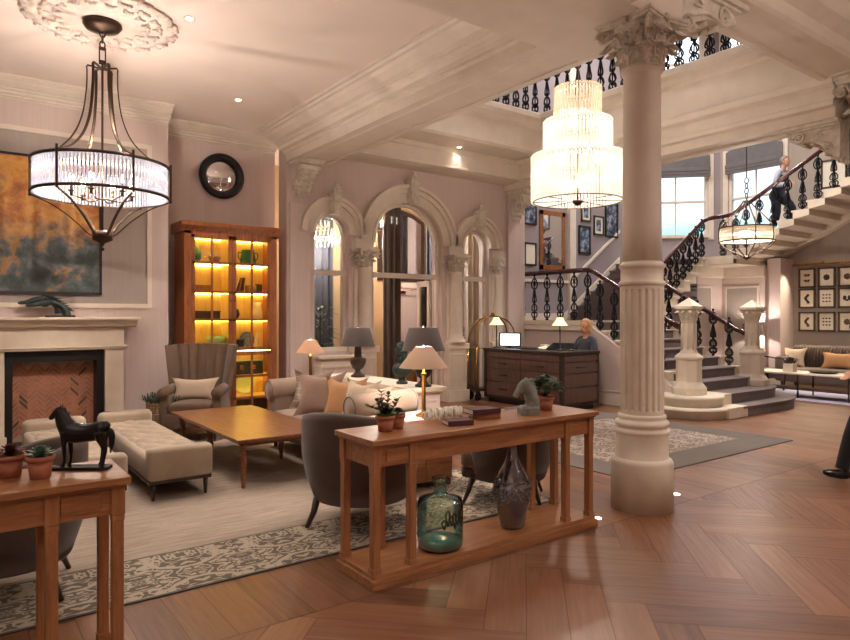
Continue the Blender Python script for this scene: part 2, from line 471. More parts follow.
t = NT('mirror'); t.b.inputs['Base Color'].default_value = (.85, .85, .87, 1); t.b.inputs['Metallic'].default_value = 1; t.b.inputs['Roughness'].default_value = .03; M['mirror'] = t.mat
# ================================================================= THE ROOM
FOOT_Z = 0.0
# ---- floor: long oak planks, herringbone with straight border boards
def clip_y(poly, lim, keep_below):
    out = []
    for i in range(len(poly)):
        a, b = poly[i], poly[(i+1) % len(poly)]
        ia = (a[1] <= lim) == keep_below; ib = (b[1] <= lim) == keep_below
        if ia: out.append(a)
        if ia != ib:
            t_ = (lim-a[1])/(b[1]-a[1]); out.append((a[0]+(b[0]-a[0])*t_, lim))
    return out
def floor_mesh():
    W, n = .205, 5; g = .0018
    V = []; F = []; A = []; U = []
    rnd = random.Random(3)
    def put(poly, org, ax):
        col = rnd.random(); off = (rnd.random()*40, rnd.random()*40)
        b = len(V)
        for p in poly:
            dx, dy = p[0]-org[0], p[1]-org[1]
            V.append((p[0], p[1], 0)); A.append(col)
            U.append((dx*ax[0]+dy*ax[1]+off[0], -dx*ax[1]+dy*ax[0]+off[1], 0))
        F.append(list(range(b, b+len(poly))))
    c = math.cos(PI/4)
    def rot(p): return ((p[0]-p[1])*c*W+2.2, (p[0]+p[1])*c*W-1.0)
    e = g/W
    for row in range(-14, 15):
        for k in range(-60, 100):
            ox = k+row*2*n; oy = k
            for kind in (0, 1):
                q = (ox+e, ox+n-e, oy+e, oy+1-e) if kind == 0 else (ox+e, ox+1-e, oy+1+e, oy+1+n-e)
                poly = [rot(p) for p in ((q[0], q[2]), (q[1], q[2]), (q[1], q[3]), (q[0], q[3]))]
                if max(p[0] for p in poly) < -4.5 or min(p[0] for p in poly) > 16: continue
                if max(p[1] for p in poly) < -3 or min(p[1] for p in poly) > 2.975: continue
                poly = clip_y(poly, 2.975, True)
                if len(poly) >= 3: put(poly, poly[0], (c, c) if kind == 0 else (-c, c))
    x = -4.5
    while x < 16:                              # boards laid towards the back wall
        y = 2.98-rnd.random()*.0
        first = True
        while y < 13:
            L = (.55+rnd.random()*.9) if not first else (.62 if int(x/.2) % 2 else 1.25)
            first = False
            put([(x+g, y+g), (x+.2-g, y+g), (x+.2-g, y+L-g), (x+g, y+L-g)], (x, y), (0, 1)); y += L
        x += .2
    nb = len(V)
    sl = MB().box(-4.5, 16, -3, 13, -.12, -.003)
    V += sl.v; F += [[nb+i for i in f] for f in sl.f]; A += [0]*8; U += [(0,0,0)]*8
    me = bpy.data.meshes.new('floor'); me.from_pydata(V, [], F)
    me.materials.append(M['parquet']); me.materials.append(M['seam'])
    mi = [0]*(len(F)-6)+[1]*6; me.polygons.foreach_set('material_index', mi)
    me.attributes.new('plank', 'FLOAT', 'POINT').data.foreach_set('value', A)
    me.attributes.new('grainuv', 'FLOAT_VECTOR', 'POINT').data.foreach_set('vector', [q for u in U for q in u])
    o = bpy.data.objects.new('floor', me); COL.objects.link(o); o['kind'] = 'structure'
floor_mesh()

CZ = 4.2                                       # lounge ceiling
struct('ceiling', MB().box(-4.5, 4.06, 3.9, 9.6, CZ, CZ+.3), 'ceiling')
struct('ceiling', MB().box(-4.5, 4.06, -3, 2.75, CZ, CZ+.3), 'ceiling')
struct('ceiling', MB().box(4.05, 16, -3, 2.95, 4.62, 4.9), 'ceiling')
# beam on the column line, running to the back wall
def beam_profile():
    return [(4.05,4.75),(3.60,4.2),(3.60,4.165),(3.64,4.165),(3.655,4.14),(3.69,4.135),(3.72,4.10),(3.80,4.05),(3.86,4.035),(3.86,4.01),(3.90,3.99),(3.92,3.95),(3.985,3.94),(3.985,3.915),(4.03,3.90),(4.04,3.80),
            (4.12,3.80),(4.12,3.815),(4.17,3.815),(4.19,3.80),(4.52,3.80),(4.54,3.815),(4.58,3.815),(4.58,3.80),(4.66,3.80),(4.66,5.10),(4.05,5.10)]
mb = MB().prism(beam_profile(), 'y', 3.9, 9.0)
struct('trim_1', mb, 'plaster')
mb = MB().box(-4.5, 4.04, 2.76, 3.9, 3.80, 4.9); mb.box(4.04, 4.66, 2.96, 3.9, 3.80, 4.9)
struct('trim_2', mb, 'plaster')
# crown mouldings of the lounge
def crown_x(x0, x1, y, s=-1):
    prof = [(a*.66, 4.2-(4.2-z)*.62) for a, z in [(0,4.2),(.45,4.2),(.45,4.165),(.41,4.165),(.395,4.14),(.36,4.135),(.33,4.10),(.25,4.05),(.19,4.035),(.19,4.01),(.15,3.99),(.13,3.95),(.065,3.94),(.065,3.915),(.02,3.90),(.0,3.88)]]
    return MB().prism([(y+s*a, z) for a, z in prof], 'x', x0, x1)
def crown_y(y0, y1, x, s=1):
    prof = [(0,4.2),(.45,4.2),(.45,4.165),(.41,4.165),(.395,4.14),(.36,4.135),(.33,4.10),(.25,4.05),(.19,4.035),(.19,4.01),(.15,3.99),(.13,3.95),(.065,3.94),(.065,3.915),(.02,3.90),(.0,3.88)]
    return MB().prism([(x+s*a, z) for a, z in prof], 'y', y0, y1)
SMALL = 1
struct('trim_3', crown_x(-4.5, 2.31, 8.85), 'plaster')
struct('trim_4', crown_x(2.0, 4.05, 9.45), 'plaster')
struct('trim_5', crown_x(-4.5, 3.7, 3.9, 1), 'plaster')
# gallery edges around the well
mb = MB()
mb.prism([(8.46,3.86),(8.46,3.98),(8.40,4.0),(8.40,4.06),(8.44,4.08),(8.44,4.22),(8.38,4.26),(8.36,4.34),(8.44,4.36),(8.44,4.78),(8.38,4.82),(8.36,4.90),(8.30,4.94),(8.30,5.02),(8.36,5.06),(8.95,5.06),(8.95,3.86),(8.8,3.86),(8.78,3.89),(8.62,3.89),(8.60,3.86)], 'y', 3.32, 10.05)
struct('trim_6', mb, 'plaster')
mb = MB()
mb.prism([(8.10,4.36),(8.06,4.40),(8.06,4.78),(8.0,4.82),(7.98,4.90),(7.92,4.94),(7.92,5.02),(7.98,5.06),(10.05,5.06),(10.05,4.36)], 'x', 4.66, 8.46)
struct('trim_7', mb, 'plaster')
mb = MB()
mb.prism([(2.95,4.3),(2.91,4.33),(2.91,4.45),(2.78,4.52),(2.70,4.62),(2.70,4.66),(2.95,5.06),(3.42,5.06),(3.45,4.3),(3.38,4.3),(3.36,4.32),(3.06,4.32),(3.04,4.3)], 'x', 4.66, 8.46)
struct('trim_8', mb, 'plaster')
mb = MB(); mb.prism([(8.62,4.36),(8.62,4.28),(8.58,4.25),(8.58,4.04),(8.54,4.02),(8.54,3.99),(8.66,3.97),(9.0,3.97),(9.0,4.36)], 'x', 4.66, 8.46)
struct('trim_9', mb, 'plaster')
# impost block over the column
struct('trim_10', MB().box(4.66, 4.72, 2.96, 3.45, 3.805, 4.3), 'plaster')

# ---- walls
def frame_rect(mb, axis, pos, a0, a1, z0, z1, w=.05, d=.02, s=-1):
    """raised rectangular moulding on a wall"""
    for (u0, u1, v0, v1) in ((a0, a1, z0, z0+w), (a0, a1, z1-w, z1), (a0, a0+w, z0+w, z1-w), (a1-w, a1, z0+w, z1-w)):
        if axis == 'y': mb.box(u0, u1, min(pos, pos+s*d), max(pos, pos+s*d), v0, v1)
        else: mb.box(min(pos, pos+s*d), max(pos, pos+s*d), u0, u1, v0, v1)
    return mb
# chimney breast with its firebox opening
mb = MB(); mb.box(-4.5, .47, 8.85, 9.6, 0, CZ); mb.box(1.53, 2.31, 8.85, 9.6, 0, CZ); mb.box(.47, 1.53, 8.85, 9.6, 1.12, CZ); mb.box(.47, 1.53, 9.3, 9.6, 0, 1.12)
wf = struct('wall_fireplace', mb, 'wall')
p = build('panel_field', MB().box(-.35, 2.05, 8.843, 8.85, 1.64, 3.66), 'wall_panel', wf)
mb = MB(); frame_rect(mb, 'y', 8.85, -.4, 2.1, 1.6, 3.7, .055, .03)
build('panel_moulding', mb, 'plaster', wf)
struct('wall_recess', MB().box(2.31, 4.05, 9.45, 9.6, 0, CZ), 'wall')
struct('baseboard_recess', MB().box(2.31, 4.04, 9.42, 9.45, 0, .22), 'plaster', bev=.006)
struct('baseboard_fireplace', MB().box(1.74, 2.31, 8.82, 8.85, 0, .22), 'plaster', bev=.006)
struct('wall_front', MB().box(-4.6, 15.2, -3.15, -3, 0, 4.9), 'wall')
struct('wall_left', MB().box(-4.6, -4.5, -3, 9.6, 0, 4.2), 'wall')

# arch wall
def arched_wall(x0, x1, y0, y1, ztop, ops):
    mb = MB(); N = 20
    xs = x0
    for (a, b, sill, spring) in ops:
        mb.box(xs, a, y0, y1, 0, ztop)
        if sill > 0: mb.box(a, b, y0, y1, 0, sill)
        r = (b-a)/2; cx = (a+b)/2
        pts = [(cx-r*math.cos(PI*i/N), spring+r*math.sin(PI*i/N)) for i in range(N+1)]
        for i in range(N):
            (xa, za), (xb, zb) = pts[i], pts[i+1]
            mb.add([(xa,y0,za),(xb,y0,zb),(xb,y0,ztop),(xa,y0,ztop),(xa,y1,za),(xb,y1,zb),(xb,y1,ztop),(xa,y1,ztop)],
                   [(0,1,2,3),(7,6,5,4),(0,4,5,1),(3,2,6,7)])
        xs = b
    mb.box(xs, x1, y0, y1, 0, ztop)
    return mb
OPS = [(4.5, 5.1, .95, 2.79), (5.56, 6.96, 0, 2.70), (7.44, 8.07, .0, 2.75)]
aw = struct('wall_arches', arched_wall(4.04, 9.0, 9.0, 9.28, 4.355, OPS), 'wall')
def arch_band(mb, cx, zs, r0, r1, y0, y1, n=32, foot=0):
    vs = []; fs = []
    pts = [(-1, 0)]*0
    ang = [PI*i/n for i in range(n+1)]
    for a in ang:
        for r in (r0, r1):
            for y in (y0, y1): vs.append((cx-r*math.cos(a), y, zs+r*math.sin(a)))
    for i in range(n):
        b = i*4; c = b+4
        fs += [(b, c, c+2, b+2), (b+1, b+3, c+3, c+1), (b, b+1, c+1, c), (b+2, c+2, c+3, b+3)]
    fs += [(0, 2, 3, 1), (n*4, n*4+1, n*4+3, n*4+2)]
    mb.add(vs, fs, False)
for i, (a, b, sill, sp_) in enumerate(OPS):
    cx = (a+b)/2; r = (b-a)/2
    mb = MB()
    w = .30 if i == 1 else .26
    arch_band(mb, cx, sp_, r, r+.05, 8.94, 9.02); arch_band(mb, cx, sp_, r+.05, r+w*.55, 8.97, 9.02)
    arch_band(mb, cx, sp_, r+w*.55, r+w*.8, 8.93, 9.02); arch_band(mb, cx, sp_, r+w*.8, r+w, 8.88, 9.02)
    o = struct('trim_%d' % (11+i), mb, 'plaster')
    mb = MB(); k = .07 if i != 1 else .085
    z0_ = sp_+r-.02; z1_ = sp_+r+w+.06
    mb.prism([(cx-k*.75, z0_), (cx+k*.75, z0_), (cx+k, z1_), (cx-k, z1_)], 'y', 8.80, 9.0)
    mb.prism([(cx-k*.45, z0_+.05), (cx+k*.45, z0_+.05), (cx+k*.6, z1_-.06), (cx-k*.6, z1_-.06)], 'y', 8.785, 8.80)
    mb.box(cx-k*1.15, cx+k*1.15, 8.78, 9.0, z1_, z1_+.03)
    mb.sphere((cx, 8.84, z1_+.075), (.05, .05, .055), 10, 6); mb.sphere((cx, 8.84, z1_+.13), (.025, .025, .03), 8, 5)
    for s in (-1, 1): mb.tube([(cx+s*.02, 8.83, z1_+.05), (cx+s*.06, 8.82, z1_+.06), (cx+s*.075, 8.82, z1_+.09), (cx+s*.05, 8.82, z1_+.1)], [.018, .016, .013, .008], 6)
    build('keystone', mb, 'capital', o, bev=.004)
# window joinery and panes in the arches
def arch_window(i, name, door=False):
    a, b, sill, sp_ = OPS[i]; cx = (a+b)/2; r = (b-a)/2
    mb = MB(); y0, y1 = 9.10, 9.16
    arch_band(mb, cx, sp_, r-.045, r, y0, y1)
    mb.box(a, a+.045, y0, y1, sill, sp_); mb.box(b-.045, b, y0, y1, sill, sp_)
    mb.box(a, b, y0-.03, y1+.01, 2.14, 2.22)
    if not door: mb.box(a, b, y0-.05, y1, sill, sill+.06)
    w_ = struct(name, mb, 'plaster')
    g = MB(); n = 20
    poly = [(a+.045, 2.22)]+[(cx-(r-.045)*math.cos(PI*k/n), sp_+(r-.045)*math.sin(PI*k/n)) for k in range(n+1)]+[(b-.045, 2.22)]
    g.prism(poly, 'y', 9.125, 9.131)
    if not door: g.box(a+.045, b-.045, 9.125, 9.131, sill+.06, 2.14)
    build('glass_pane', g, 'window_glass', w_)
    return w_
arch_window(0, 'window_1'); arch_window(1, 'window_2', True); arch_window(2, 'window_3')

# ---- classical ornament helpers
def leaf_strip(mb, c, ang, r0, z0, h, w, out, n=7):
    """acanthus leaf: curves up the bell and rolls outward at its tip"""
    ca, sa = math.cos(ang), math.sin(ang)
    vs = []; K = 5
    for i in range(n+1):
        t_ = i/n
        rr = r0+out*(t_**2.2)*1.0; z = z0+h*math.sin(min(1, t_*1.12)*PI/2)
        if t_ > .8: z -= h*.28*((t_-.8)/.2)**1.3; rr += out*.25*((t_-.8)/.2)
        ww = w*(.55+.6*math.sin(PI*min(1, t_*1.02))**.7)*(1-.35*t_)*(1+.16*math.sin(t_*19))
        for k in range(K):
            u = (k/(K-1)-.5)*2
            bow = -.25*w*(u*u)
            x = rr+bow+(.012 if k == K//2 else 0)
            y = u*ww*.5
            vs.append((c[0]+x*ca-y*sa, c[1]+x*sa+y*ca, c[2]+z))
    fs = [(i*K+k, i*K+k+1, (i+1)*K+k+1, (i+1)*K+k) for i in range(n) for k in range(K-1)]
    b = len(vs)
    vs2 = [(v[0]-ca*.012, v[1]-sa*.012, v[2]) for v in vs]
    fs2 = [tuple(b+q for q in reversed(f)) for f in fs]
    mb.add(vs+vs2, fs+fs2, True)
    def at(t_, u):
        rr = r0+out*(t_**2.2); z = z0+h*math.sin(min(1, t_*1.12)*PI/2)
        x = rr-.25*w*u*u+.004; y = u*w*.5
        return (c[0]+x*ca-y*sa, c[1]+x*sa+y*ca, c[2]+z)
    q = w*.085
    mb.tube([at(.05, 0), at(.4, 0), at(.75, 0)], [q, q, q*.7], 5)
    for t_ in (.12, .3, .48, .64):
        for s in (-1, 1): mb.tube([at(t_, 0), at(t_+.12, s*.5), at(t_+.1, s*.98)], [q*.7, q*.9, q*.8], 5)
def volute(mb, c, dirv, r, wid, turns=1.6, sgn=1, n=26):
    """spiral scroll lying in the vertical plane of dirv"""
    d = Vector(dirv).normalized(); pts = []; rad = []
    for i in range(n+1):
        t_ = i/n; a = PI*.5-sgn*0+t_*turns*2*PI; rr = r*(1-t_*.82)
        pts.append(Vector(c)+d*(rr*math.cos(a-PI*.5))+Vector((0,0,1))*(rr*math.sin(a-PI*.5)))
        rad.append(wid*(1-.35*t_))
    mb.tube(pts, rad, 7)
    mb.sphere(c, (wid*1.0,)*3, 8, 6)
def corinthian(r, h, over):
    """capital standing on z=0, neck radius r, height h"""
    mb = MB()
    mb.torus((0,0,.012*h/.35), r*1.04, r*.07, 28, 8)
    mb.lathe([(r*.98, 0), (r*.98, h*.2), (r*1.02, h*.55), (r*1.22, h*.78), (r*1.42, h*.87), (r*1.42, h*.9), (r*.9, h*.9)], n=24)
    for k in range(8): leaf_strip(mb, (0,0,0), 2*PI*k/8, r*1.02, h*.02, h*.44, r*.9, r*.62)
    for k in range(8): leaf_strip(mb, (0,0,0), 2*PI*(k+.5)/8, r*1.02, h*.1, h*.64, r*.85, r*.95)
    for k in range(4):
        a = PI/4+k*PI/2; d = (math.cos(a), math.sin(a), 0)
        rr = r*2.0
        mb.tube([(d[0]*r, d[1]*r, h*.35), (d[0]*r*1.2, d[1]*r*1.2, h*.62), (d[0]*r*1.65, d[1]*r*1.65, h*.86), (d[0]*(rr+r*.12), d[1]*(rr+r*.12), h*.84)], [r*.1, r*.13, r*.12, r*.1], 6)
        volute(mb, (d[0]*rr, d[1]*rr, h*.73), d, r*.32, r*.12)
        for s in (-.35, .35):
            b = a+s; e = (math.cos(b), math.sin(b), 0)
            volute(mb, (e[0]*r*1.28, e[1]*r*1.28, h*.76), (math.cos(b+PI/2), math.sin(b+PI/2), 0), r*.17, r*.06)
        f = k*PI/2
        mb.sphere((math.cos(f)*r*1.45, math.sin(f)*r*1.45, h*.93), (r*.16, r*.16, r*.16), 8, 6)
        for q in range(5):
            g = f+2*PI*q/5
            mb.sphere((math.cos(f)*r*1.5+(-math.sin(f))*math.cos(g)*r*.16, math.sin(f)*r*1.5+math.cos(f)*math.cos(g)*r*.16, h*.93+math.sin(g)*r*.16), (r*.08,)*3, 6, 4)
    # concave abacus
    R = r*2.25; pts = []
    for k in range(4):
        a0 = PI/4+k*PI/2
        for j in range(9):
            t_ = j/8; a = a0+t_*PI/2
            cc = math.cos(t_*PI/2-PI/4)
            rad = R*math.cos(PI/4)/cc if 0 < j < 8 else R
            rad *= (1-.14*math.sin(PI*t_)); pts.append((rad*math.cos(a), rad*math.sin(a)))
    mb.prism(pts, 'z', h*.88, h*.94); mb.prism([(x*1.05, y*1.05) for x, y in pts], 'z', h*.94, h)
    return mb
def bracket_scroll(L, h, w):
    """carved console: top plate along +x, volutes and leaves under it; wall at x=0, top at z=0"""
    mb = MB()
    mb.box(0, L*1.05, -w*.62, w*.62, -h*.1, 0)
    mb.box(0, L*.98, -w*.52, w*.52, -h*.15, -h*.1)
    pts = [(L*.92, -h*.2), (L*.95, -h*.34), (L*.8, -h*.46), (L*.52, -h*.48), (L*.34, -h*.62), (L*.26, -h*.82), (L*.1, -h*.98), (0, -h), (0, -h*.15), (L*.86, -h*.15)]
    mb.prism(pts, 'y', -w*.42, w*.42)
    for s in (-1, 1):
        y = s*w*.46
        volute(mb, (L*.74, y, -h*.32), (1,0,0), h*.16, h*.035, 1.7)
        volute(mb, (L*.2, y, -h*.72), (1,0,0), h*.12, h*.03, 1.6)
        mb.tube(smoothpath([(L*.72, y, -h*.47), (L*.5, y, -h*.42), (L*.36, y, -h*.5), (L*.22, y, -h*.6)], 4), h*.03, 6)
        mb.tube(smoothpath([(L*.1, y, -h*.2), (L*.35, y, -h*.24), (L*.42, y, -h*.34), (L*.3, y, -h*.36)], 4), h*.028, 6)
    for j, (x, z) in enumerate(((.86, -.36), (.7, -.5), (.52, -.53), (.38, -.66), (.28, -.84), (.12, -1.0))):
        for s in (-.25, 0, .25):
            mb.sphere((L*x, s*w, h*z), (h*.07, w*.13, h*.06), 8, 5)
    for s in (-.3, -.1, .1, .3):
        mb.tube([(L*.03, s*w, -h*.95), (L*.03, s*w*1.5, -h*1.08), (L*.02, s*w*1.2, -h*1.17)], [h*.05, h*.05, h*.02], 6)
    return mb

# ---- the round column
def flutes(r, z0, z1, n=20, dep=.012):
    mb = MB(); K = n*6; rings = []
    for z, a in ((z0, 0), (z0+.03, 0), (z0+.045, 1), (z1-.045, 1), (z1-.03, 0), (z1, 0)):
        ring = []
        for k in range(K):
            ph = (k % 6)/6
            d = dep*a*(math.sin(PI*max(0, (ph-.17)/.66)) if .17 <= ph <= .83 else 0)
            th = 2*PI*k/K; ring.append(((r-d)*math.cos(th), (r-d)*math.sin(th), z))
        rings.append(ring)
    vs = [p for q in rings for p in q]
    fs = [(i*K+k, i*K+(k+1) % K, (i+1)*K+(k+1) % K, (i+1)*K+k) for i in range(len(rings)-1) for k in range(K)]
    return mb.add(vs, fs, False)
CX, CY = 4.40, 3.11
col = thing('column', 'tall round cream column with fluted lower shaft and leafy capital standing on the wooden floor', 'column', (CX, CY, 0))
build('base', MB().lathe([(0,0),(.236,0),(.236,.355),(.232,.37),(.222,.385),(.205,.395),(.2,.40),(.2,.575),(.205,.59),(.21,.6),(.205,.615),(.19,.625),(.19,.635),(.205,.65),(.207,.665),(.2,.68),(.185,.69),(.18,.70),(.185,.715),(.180,.73),(.166,.735),(0,.735)], n=40), 'stone', col)
build('fluted_shaft', flutes(.166, .73, 1.74), 'stone', col)
build('shaft_collar', MB().lathe([(.164,1.735),(.176,1.74),(.178,1.76),(.168,1.775),(.162,1.78),(.162,1.86),(.166,1.87),(.174,1.88),(.176,1.895),(.166,1.91),(.152,1.92),(.148,1.93)], n=36), 'stone', col)
build('shaft', MB().lathe([(.150,1.92),(.148,2.2),(.140,3.38),(.146,3.40),(.157,3.41),(.157,3.43),(.145,3.44)], n=36), 'plaster', col)
cap = corinthian(.152, .385, 0)
build('capital', cap, 'capital', col, loc=(0, 0, 3.415))
# consoles next to the column carrying the cross beam
def console_bracket(label, loc, rz, L, h, w, group=None):
    o = build('scroll_bracket', bracket_scroll(L, h, w), 'capital', None, loc=loc, rz=rz)
    return tag(o, label, 'bracket', group)
console_bracket('carved leafy bracket running right from the capital of the round column', (4.72, 3.2, 4.298), 0, 1.05, .5, .34)
console_bracket('carved bracket under the beam end left of the left arch', (4.27, 8.999, 3.797), -PI/2, .40, .44, .32)
console_bracket('carved bracket high on the wall right of the right arch', (8.7, 8.999, 3.857), -PI/2, .40, .55, .32)
console_bracket('large pale scroll bracket under the gallery edge at the top right', (8.68, 3.30, 3.857), PI/2, .62, .45, .32)
# right-hand pier, only its carved top reaches the picture
pier = thing('column', 'pale carved column at the far right edge under the gallery', 'column', (8.72, 2.98, 0))
build('shaft', MB().lathe([(0,0),(.25,0),(.25,.4),(.2,.42),(.2,.7),(.17,.75),(.175,3.6),(.19,3.66),(0,3.66)], n=28), 'stone', pier)
build('capital', corinthian(.2, .66, 0), 'capital', pier, loc=(0, 0, 3.64))
struct('trim_14', MB().box(8.3, 9.0, 2.6, 3.32, 4.302, 5.05), 'plaster')

# ---- pilasters beside the arches
def pilaster(x, w, label, dep=1):
    t_ = thing('pilaster', label, 'pilaster', (x, 9.0, 0))
    mb = MB(); mb.box(-w*.56, w*.56, -.2, -.001, 0, .2); mb.box(-w*.48, w*.48, -.16, -.001, .2, .92); mb.box(-w*.57, w*.57, -.19, -.001, .92, 1.02)
    frame_rect(mb, 'y', -.16, -w*.38, w*.38, .28, .84, .03, .012)
    build('pedestal', mb, 'plaster', t_, bev=.006)
    mb = MB(); mb.lathe([(.0,1.02),(w*.40,1.02),(w*.40,1.07),(w*.33,1.09),(w*.35,1.12),(w*.29,1.15),(w*.29,1.2),(w*.26,2.22),(w*.3,2.24),(w*.3,2.27),(0,2.27)], (0, -.10, 0), 20)
    mb.box(-w*.4, w*.4, -.06, -.001, 1.02, 2.3)
    build('shaft', mb, 'plaster', t_)
    c_ = corinthian(w*.27, .3, 0); build('capital', c_, 'capital', t_, loc=(0, -.10, 2.26))
    build('impost', MB().box(-w*.48, w*.48, -.18, -.001, 2.56, 2.60).box(-w*.40, w*.40, -.12, -.001, 2.60, 2.72), 'plaster', t_)
    t_.scale = (1, dep, 1)
    return t_
pilaster(5.33, .40, 'cream pilaster with carved capital between the left and centre arches')
pilaster(7.2, .42, 'cream pilaster with carved capital between the centre and right arches')
pilaster(8.27, .32, 'slim cream pilaster with carved capital right of the right arch', .35)
struct('trim_15', MB().box(8.5, 8.9, 8.93, 9.0, 0, 3.8).box(4.08, 4.42, 8.96, 9.0, 0, 3.2), 'wall', bev=.008)
struct('baseboard_arches', MB().box(4.04, 4.48, 8.92, 8.96, 0, .22).box(8.42, 8.95, 8.88, 8.93, 0, .22), 'plaster', bev=.006)

# ---- room behind the arches
struct('wall_back_room', MB().box(4.05, 8.95, 11.6, 11.75, 0, 4.36), 'wall_gold')
struct('wall_back_room_left', MB().box(3.95, 4.05, 9.6, 11.6, 0, 4.36), 'wall')
struct('wall_back_room_right', MB().box(8.85, 8.95, 9.29, 11.6, 0, 4.35), 'wall')
struct('ceiling_back_room', MB().box(3.95, 8.95, 9.29, 11.75, 4.36, 4.46), 'ceiling')

# ---- upper storeys round the stair well
struct('wall_stair_back', MB().box(8.95, 13.35, 10.05, 10.2, 0, 9.2).box(4.0, 8.95, 10.05, 10.2, 5.06, 9.2), 'wall_mauve')
X15 = 15.0
# right wall with window openings
def holed_wall_x(x0, x1, y0, y1, z0, z1, holes):
    """wall slab with rectangular holes (ya, yb, za, zb)"""
    mb = MB()
    ys = sorted({y0, y1, *[h[0] for h in holes], *[h[1] for h in holes]}); zs = sorted({z0, z1, *[h[2] for h in holes], *[h[3] for h in holes]})
    for i in range(len(ys)-1):
        for j in range(len(zs)-1):
            cy, cz = (ys[i]+ys[i+1])/2, (zs[j]+zs[j+1])/2
            if any(h[0] < cy < h[1] and h[2] < cz < h[3] for h in holes): continue
            mb.box(x0, x1, ys[i], ys[i+1], zs[j], zs[j+1])
    return mb
struct('wall_right', holed_wall_x(X15, X15+.2, -3, 8.42, 0, 9.2, [(6.95, 8.2, 3.4, 5.5), (6.6, 8.3, 6.9, 8.7)]), 'wall_taupe')
# canted wall from (15,8.4) to (13.35,10.1)
Lc = math.hypot(1.65, 1.7); ac = math.atan2(1.7, -1.65)
wl = holed_wall_x(0, .2, 0, Lc, 0, 9.2, [(.28, 1.75, 3.4, 5.5), (.4, 2.0, 6.9, 8.7)])
# local y runs along the cant, local x points outward
Mc = Matrix(((math.sin(ac), math.cos(ac), 0, 15.0), (-math.cos(ac), math.sin(ac), 0, 8.4), (0, 0, 1, 0), (0, 0, 0, 1)))
o = struct('wall_bay', wl.xf(Mc), 'wall_mauve')
struct('ceiling_stair_well', MB().box(4.0, 15.3, 2.6, 10.3, 9.2, 9.4), 'ceiling')
struct('wall_upper_front', MB().box(4.06, 15.2, 2.7, 2.95, 4.9, 9.2), 'wall_mauve')
struct('wall_upper_left', MB().box(4.06, 4.2, 2.95, 10.05, 5.1, 9.2), 'wall_mauve')
def sash(name, Mx, ya, yb, za, zb):
    """sash window with an arched-off head, local frame: y along the wall, x outwards"""
    mb = MB(); f = .07
    mb.box(.02, .14, ya, ya+f, za, zb); mb.box(.02, .14, yb-f, yb, za, zb); mb.box(.02, .14, ya, yb, zb-f, zb); mb.box(-.06, .14, ya-.04, yb+.04, za, za+.07)
    zm = za+(zb-za)*.42; ym = (ya+yb)/2
    mb.box(.04, .12, ya, yb, zm-.025, zm+.025); mb.box(.06, .10, ym-.015, ym+.015, za, zb)
    # surround
    mb.box(-.03, .0, ya-.12, ya, za-.05, zb+.0); mb.box(-.03, .0, yb, yb+.12, za-.05, zb+.0); mb.box(-.03, 0, ya-.12, yb+.12, zb, zb+.12)
    w_ = struct(name, mb.xf(Mx), 'plaster')
    build('glass_pane', MB().box(.078, .084, ya+f, yb-f, za+.07, zb-f).xf(Mx), 'window_glass', w_)
    return w_
I4 = Matrix.Translation((15, 0, 0))
sash('window_4', I4, 6.95, 8.2, 3.4, 5.5); sash('window_5', Mc, .28, 1.75, 3.4, 5.5); sash('window_6', I4, 6.6, 8.3, 6.9, 8.7); sash('window_7', Mc, .4, 2.0, 6.9, 8.7)
def roman_blind(Mx, ya, yb, label):
    mb = MB(); zt, zb_ = 5.6, 4.86
    # pointed head
    ym = (ya+yb)/2
    mb.prism([(ya-.03, zb_+.2), (yb+.03, zb_+.2), (yb+.03, zt-.22), (ym+.1, zt), (ym-.1, zt), (ya-.03, zt-.22)], 'x', -.075, -.05)
    for k in range(3): mb.box(-.10-.01*k, -.05, ya-.03, yb+.03, zb_+.07*k, zb_+.07*k+.085)
    return tag(build('roman_blind', mb.xf(Mx), 'blind', bev=.008), label, 'blind')
roman_blind(I4, 6.95, 8.2, 'grey roman blind over the right staircase window behind the climbing man')
roman_blind(Mc, .28, 1.75, 'grey roman blind over the left staircase window next to the column')

# ---- stairs
NR = 9; RI = 1.395/NR
st = thing('staircase', 'grand white stone staircase with dark grey carpet rising behind the round column', 'staircase', (9.1, 5.0, 0))
OX, OY = 9.1, 5.0
def S(name, mb, mat, bev=0): return build(name, mb.xf(Matrix.Translation((-OX, -OY, 0))), mat, st, bev)
fronts = [4.98, 5.3, 5.65, 5.95, 6.25, 6.55, 6.85, 7.15, 7.45]
def ell(cx, cy, a, b, t0, t1, n=18): return [(cx+a*math.cos(t0+(t1-t0)*i/n), cy+b*math.sin(t0+(t1-t0)*i/n)) for i in range(n+1)]
# two sweeping bottom steps
for k in range(2):
    g = .28*k; z0_, z1_ = RI*k, RI*(k+1)
    poly = ell(10.75, 6.0, 1.28-g, 1.05-g, -PI/2, .05) + [(11.95-g, 7.4), (9.5, 7.4), (9.5, 4.97+g)]
    mb = MB().prism(poly, 'z', z0_, z1_-.03)
    pol2 = [(10.6+(x-10.6)*1.012, 6.2+(y-6.2)*1.02) for x, y in poly]
    mb.prism(pol2, 'z', z1_-.03, z1_)
    S('step', mb, 'carpet')
    r_ = .62-.12*k
    mb = MB().lathe([(0, z0_), (r_-.03, z0_), (r_-.03, z1_-.06), (r_, z1_-.045), (r_+.01, z1_-.02), (r_-.01, z1_+.003), (0, z1_+.003)], (9.1, 5.6, 0), 36)
    S('round_step_end', mb, 'stone')
    S('step_kerb', MB().box(9.1, 9.62, 4.955+g*.9, 7.4, z0_, z1_+.006), 'stone', .008)
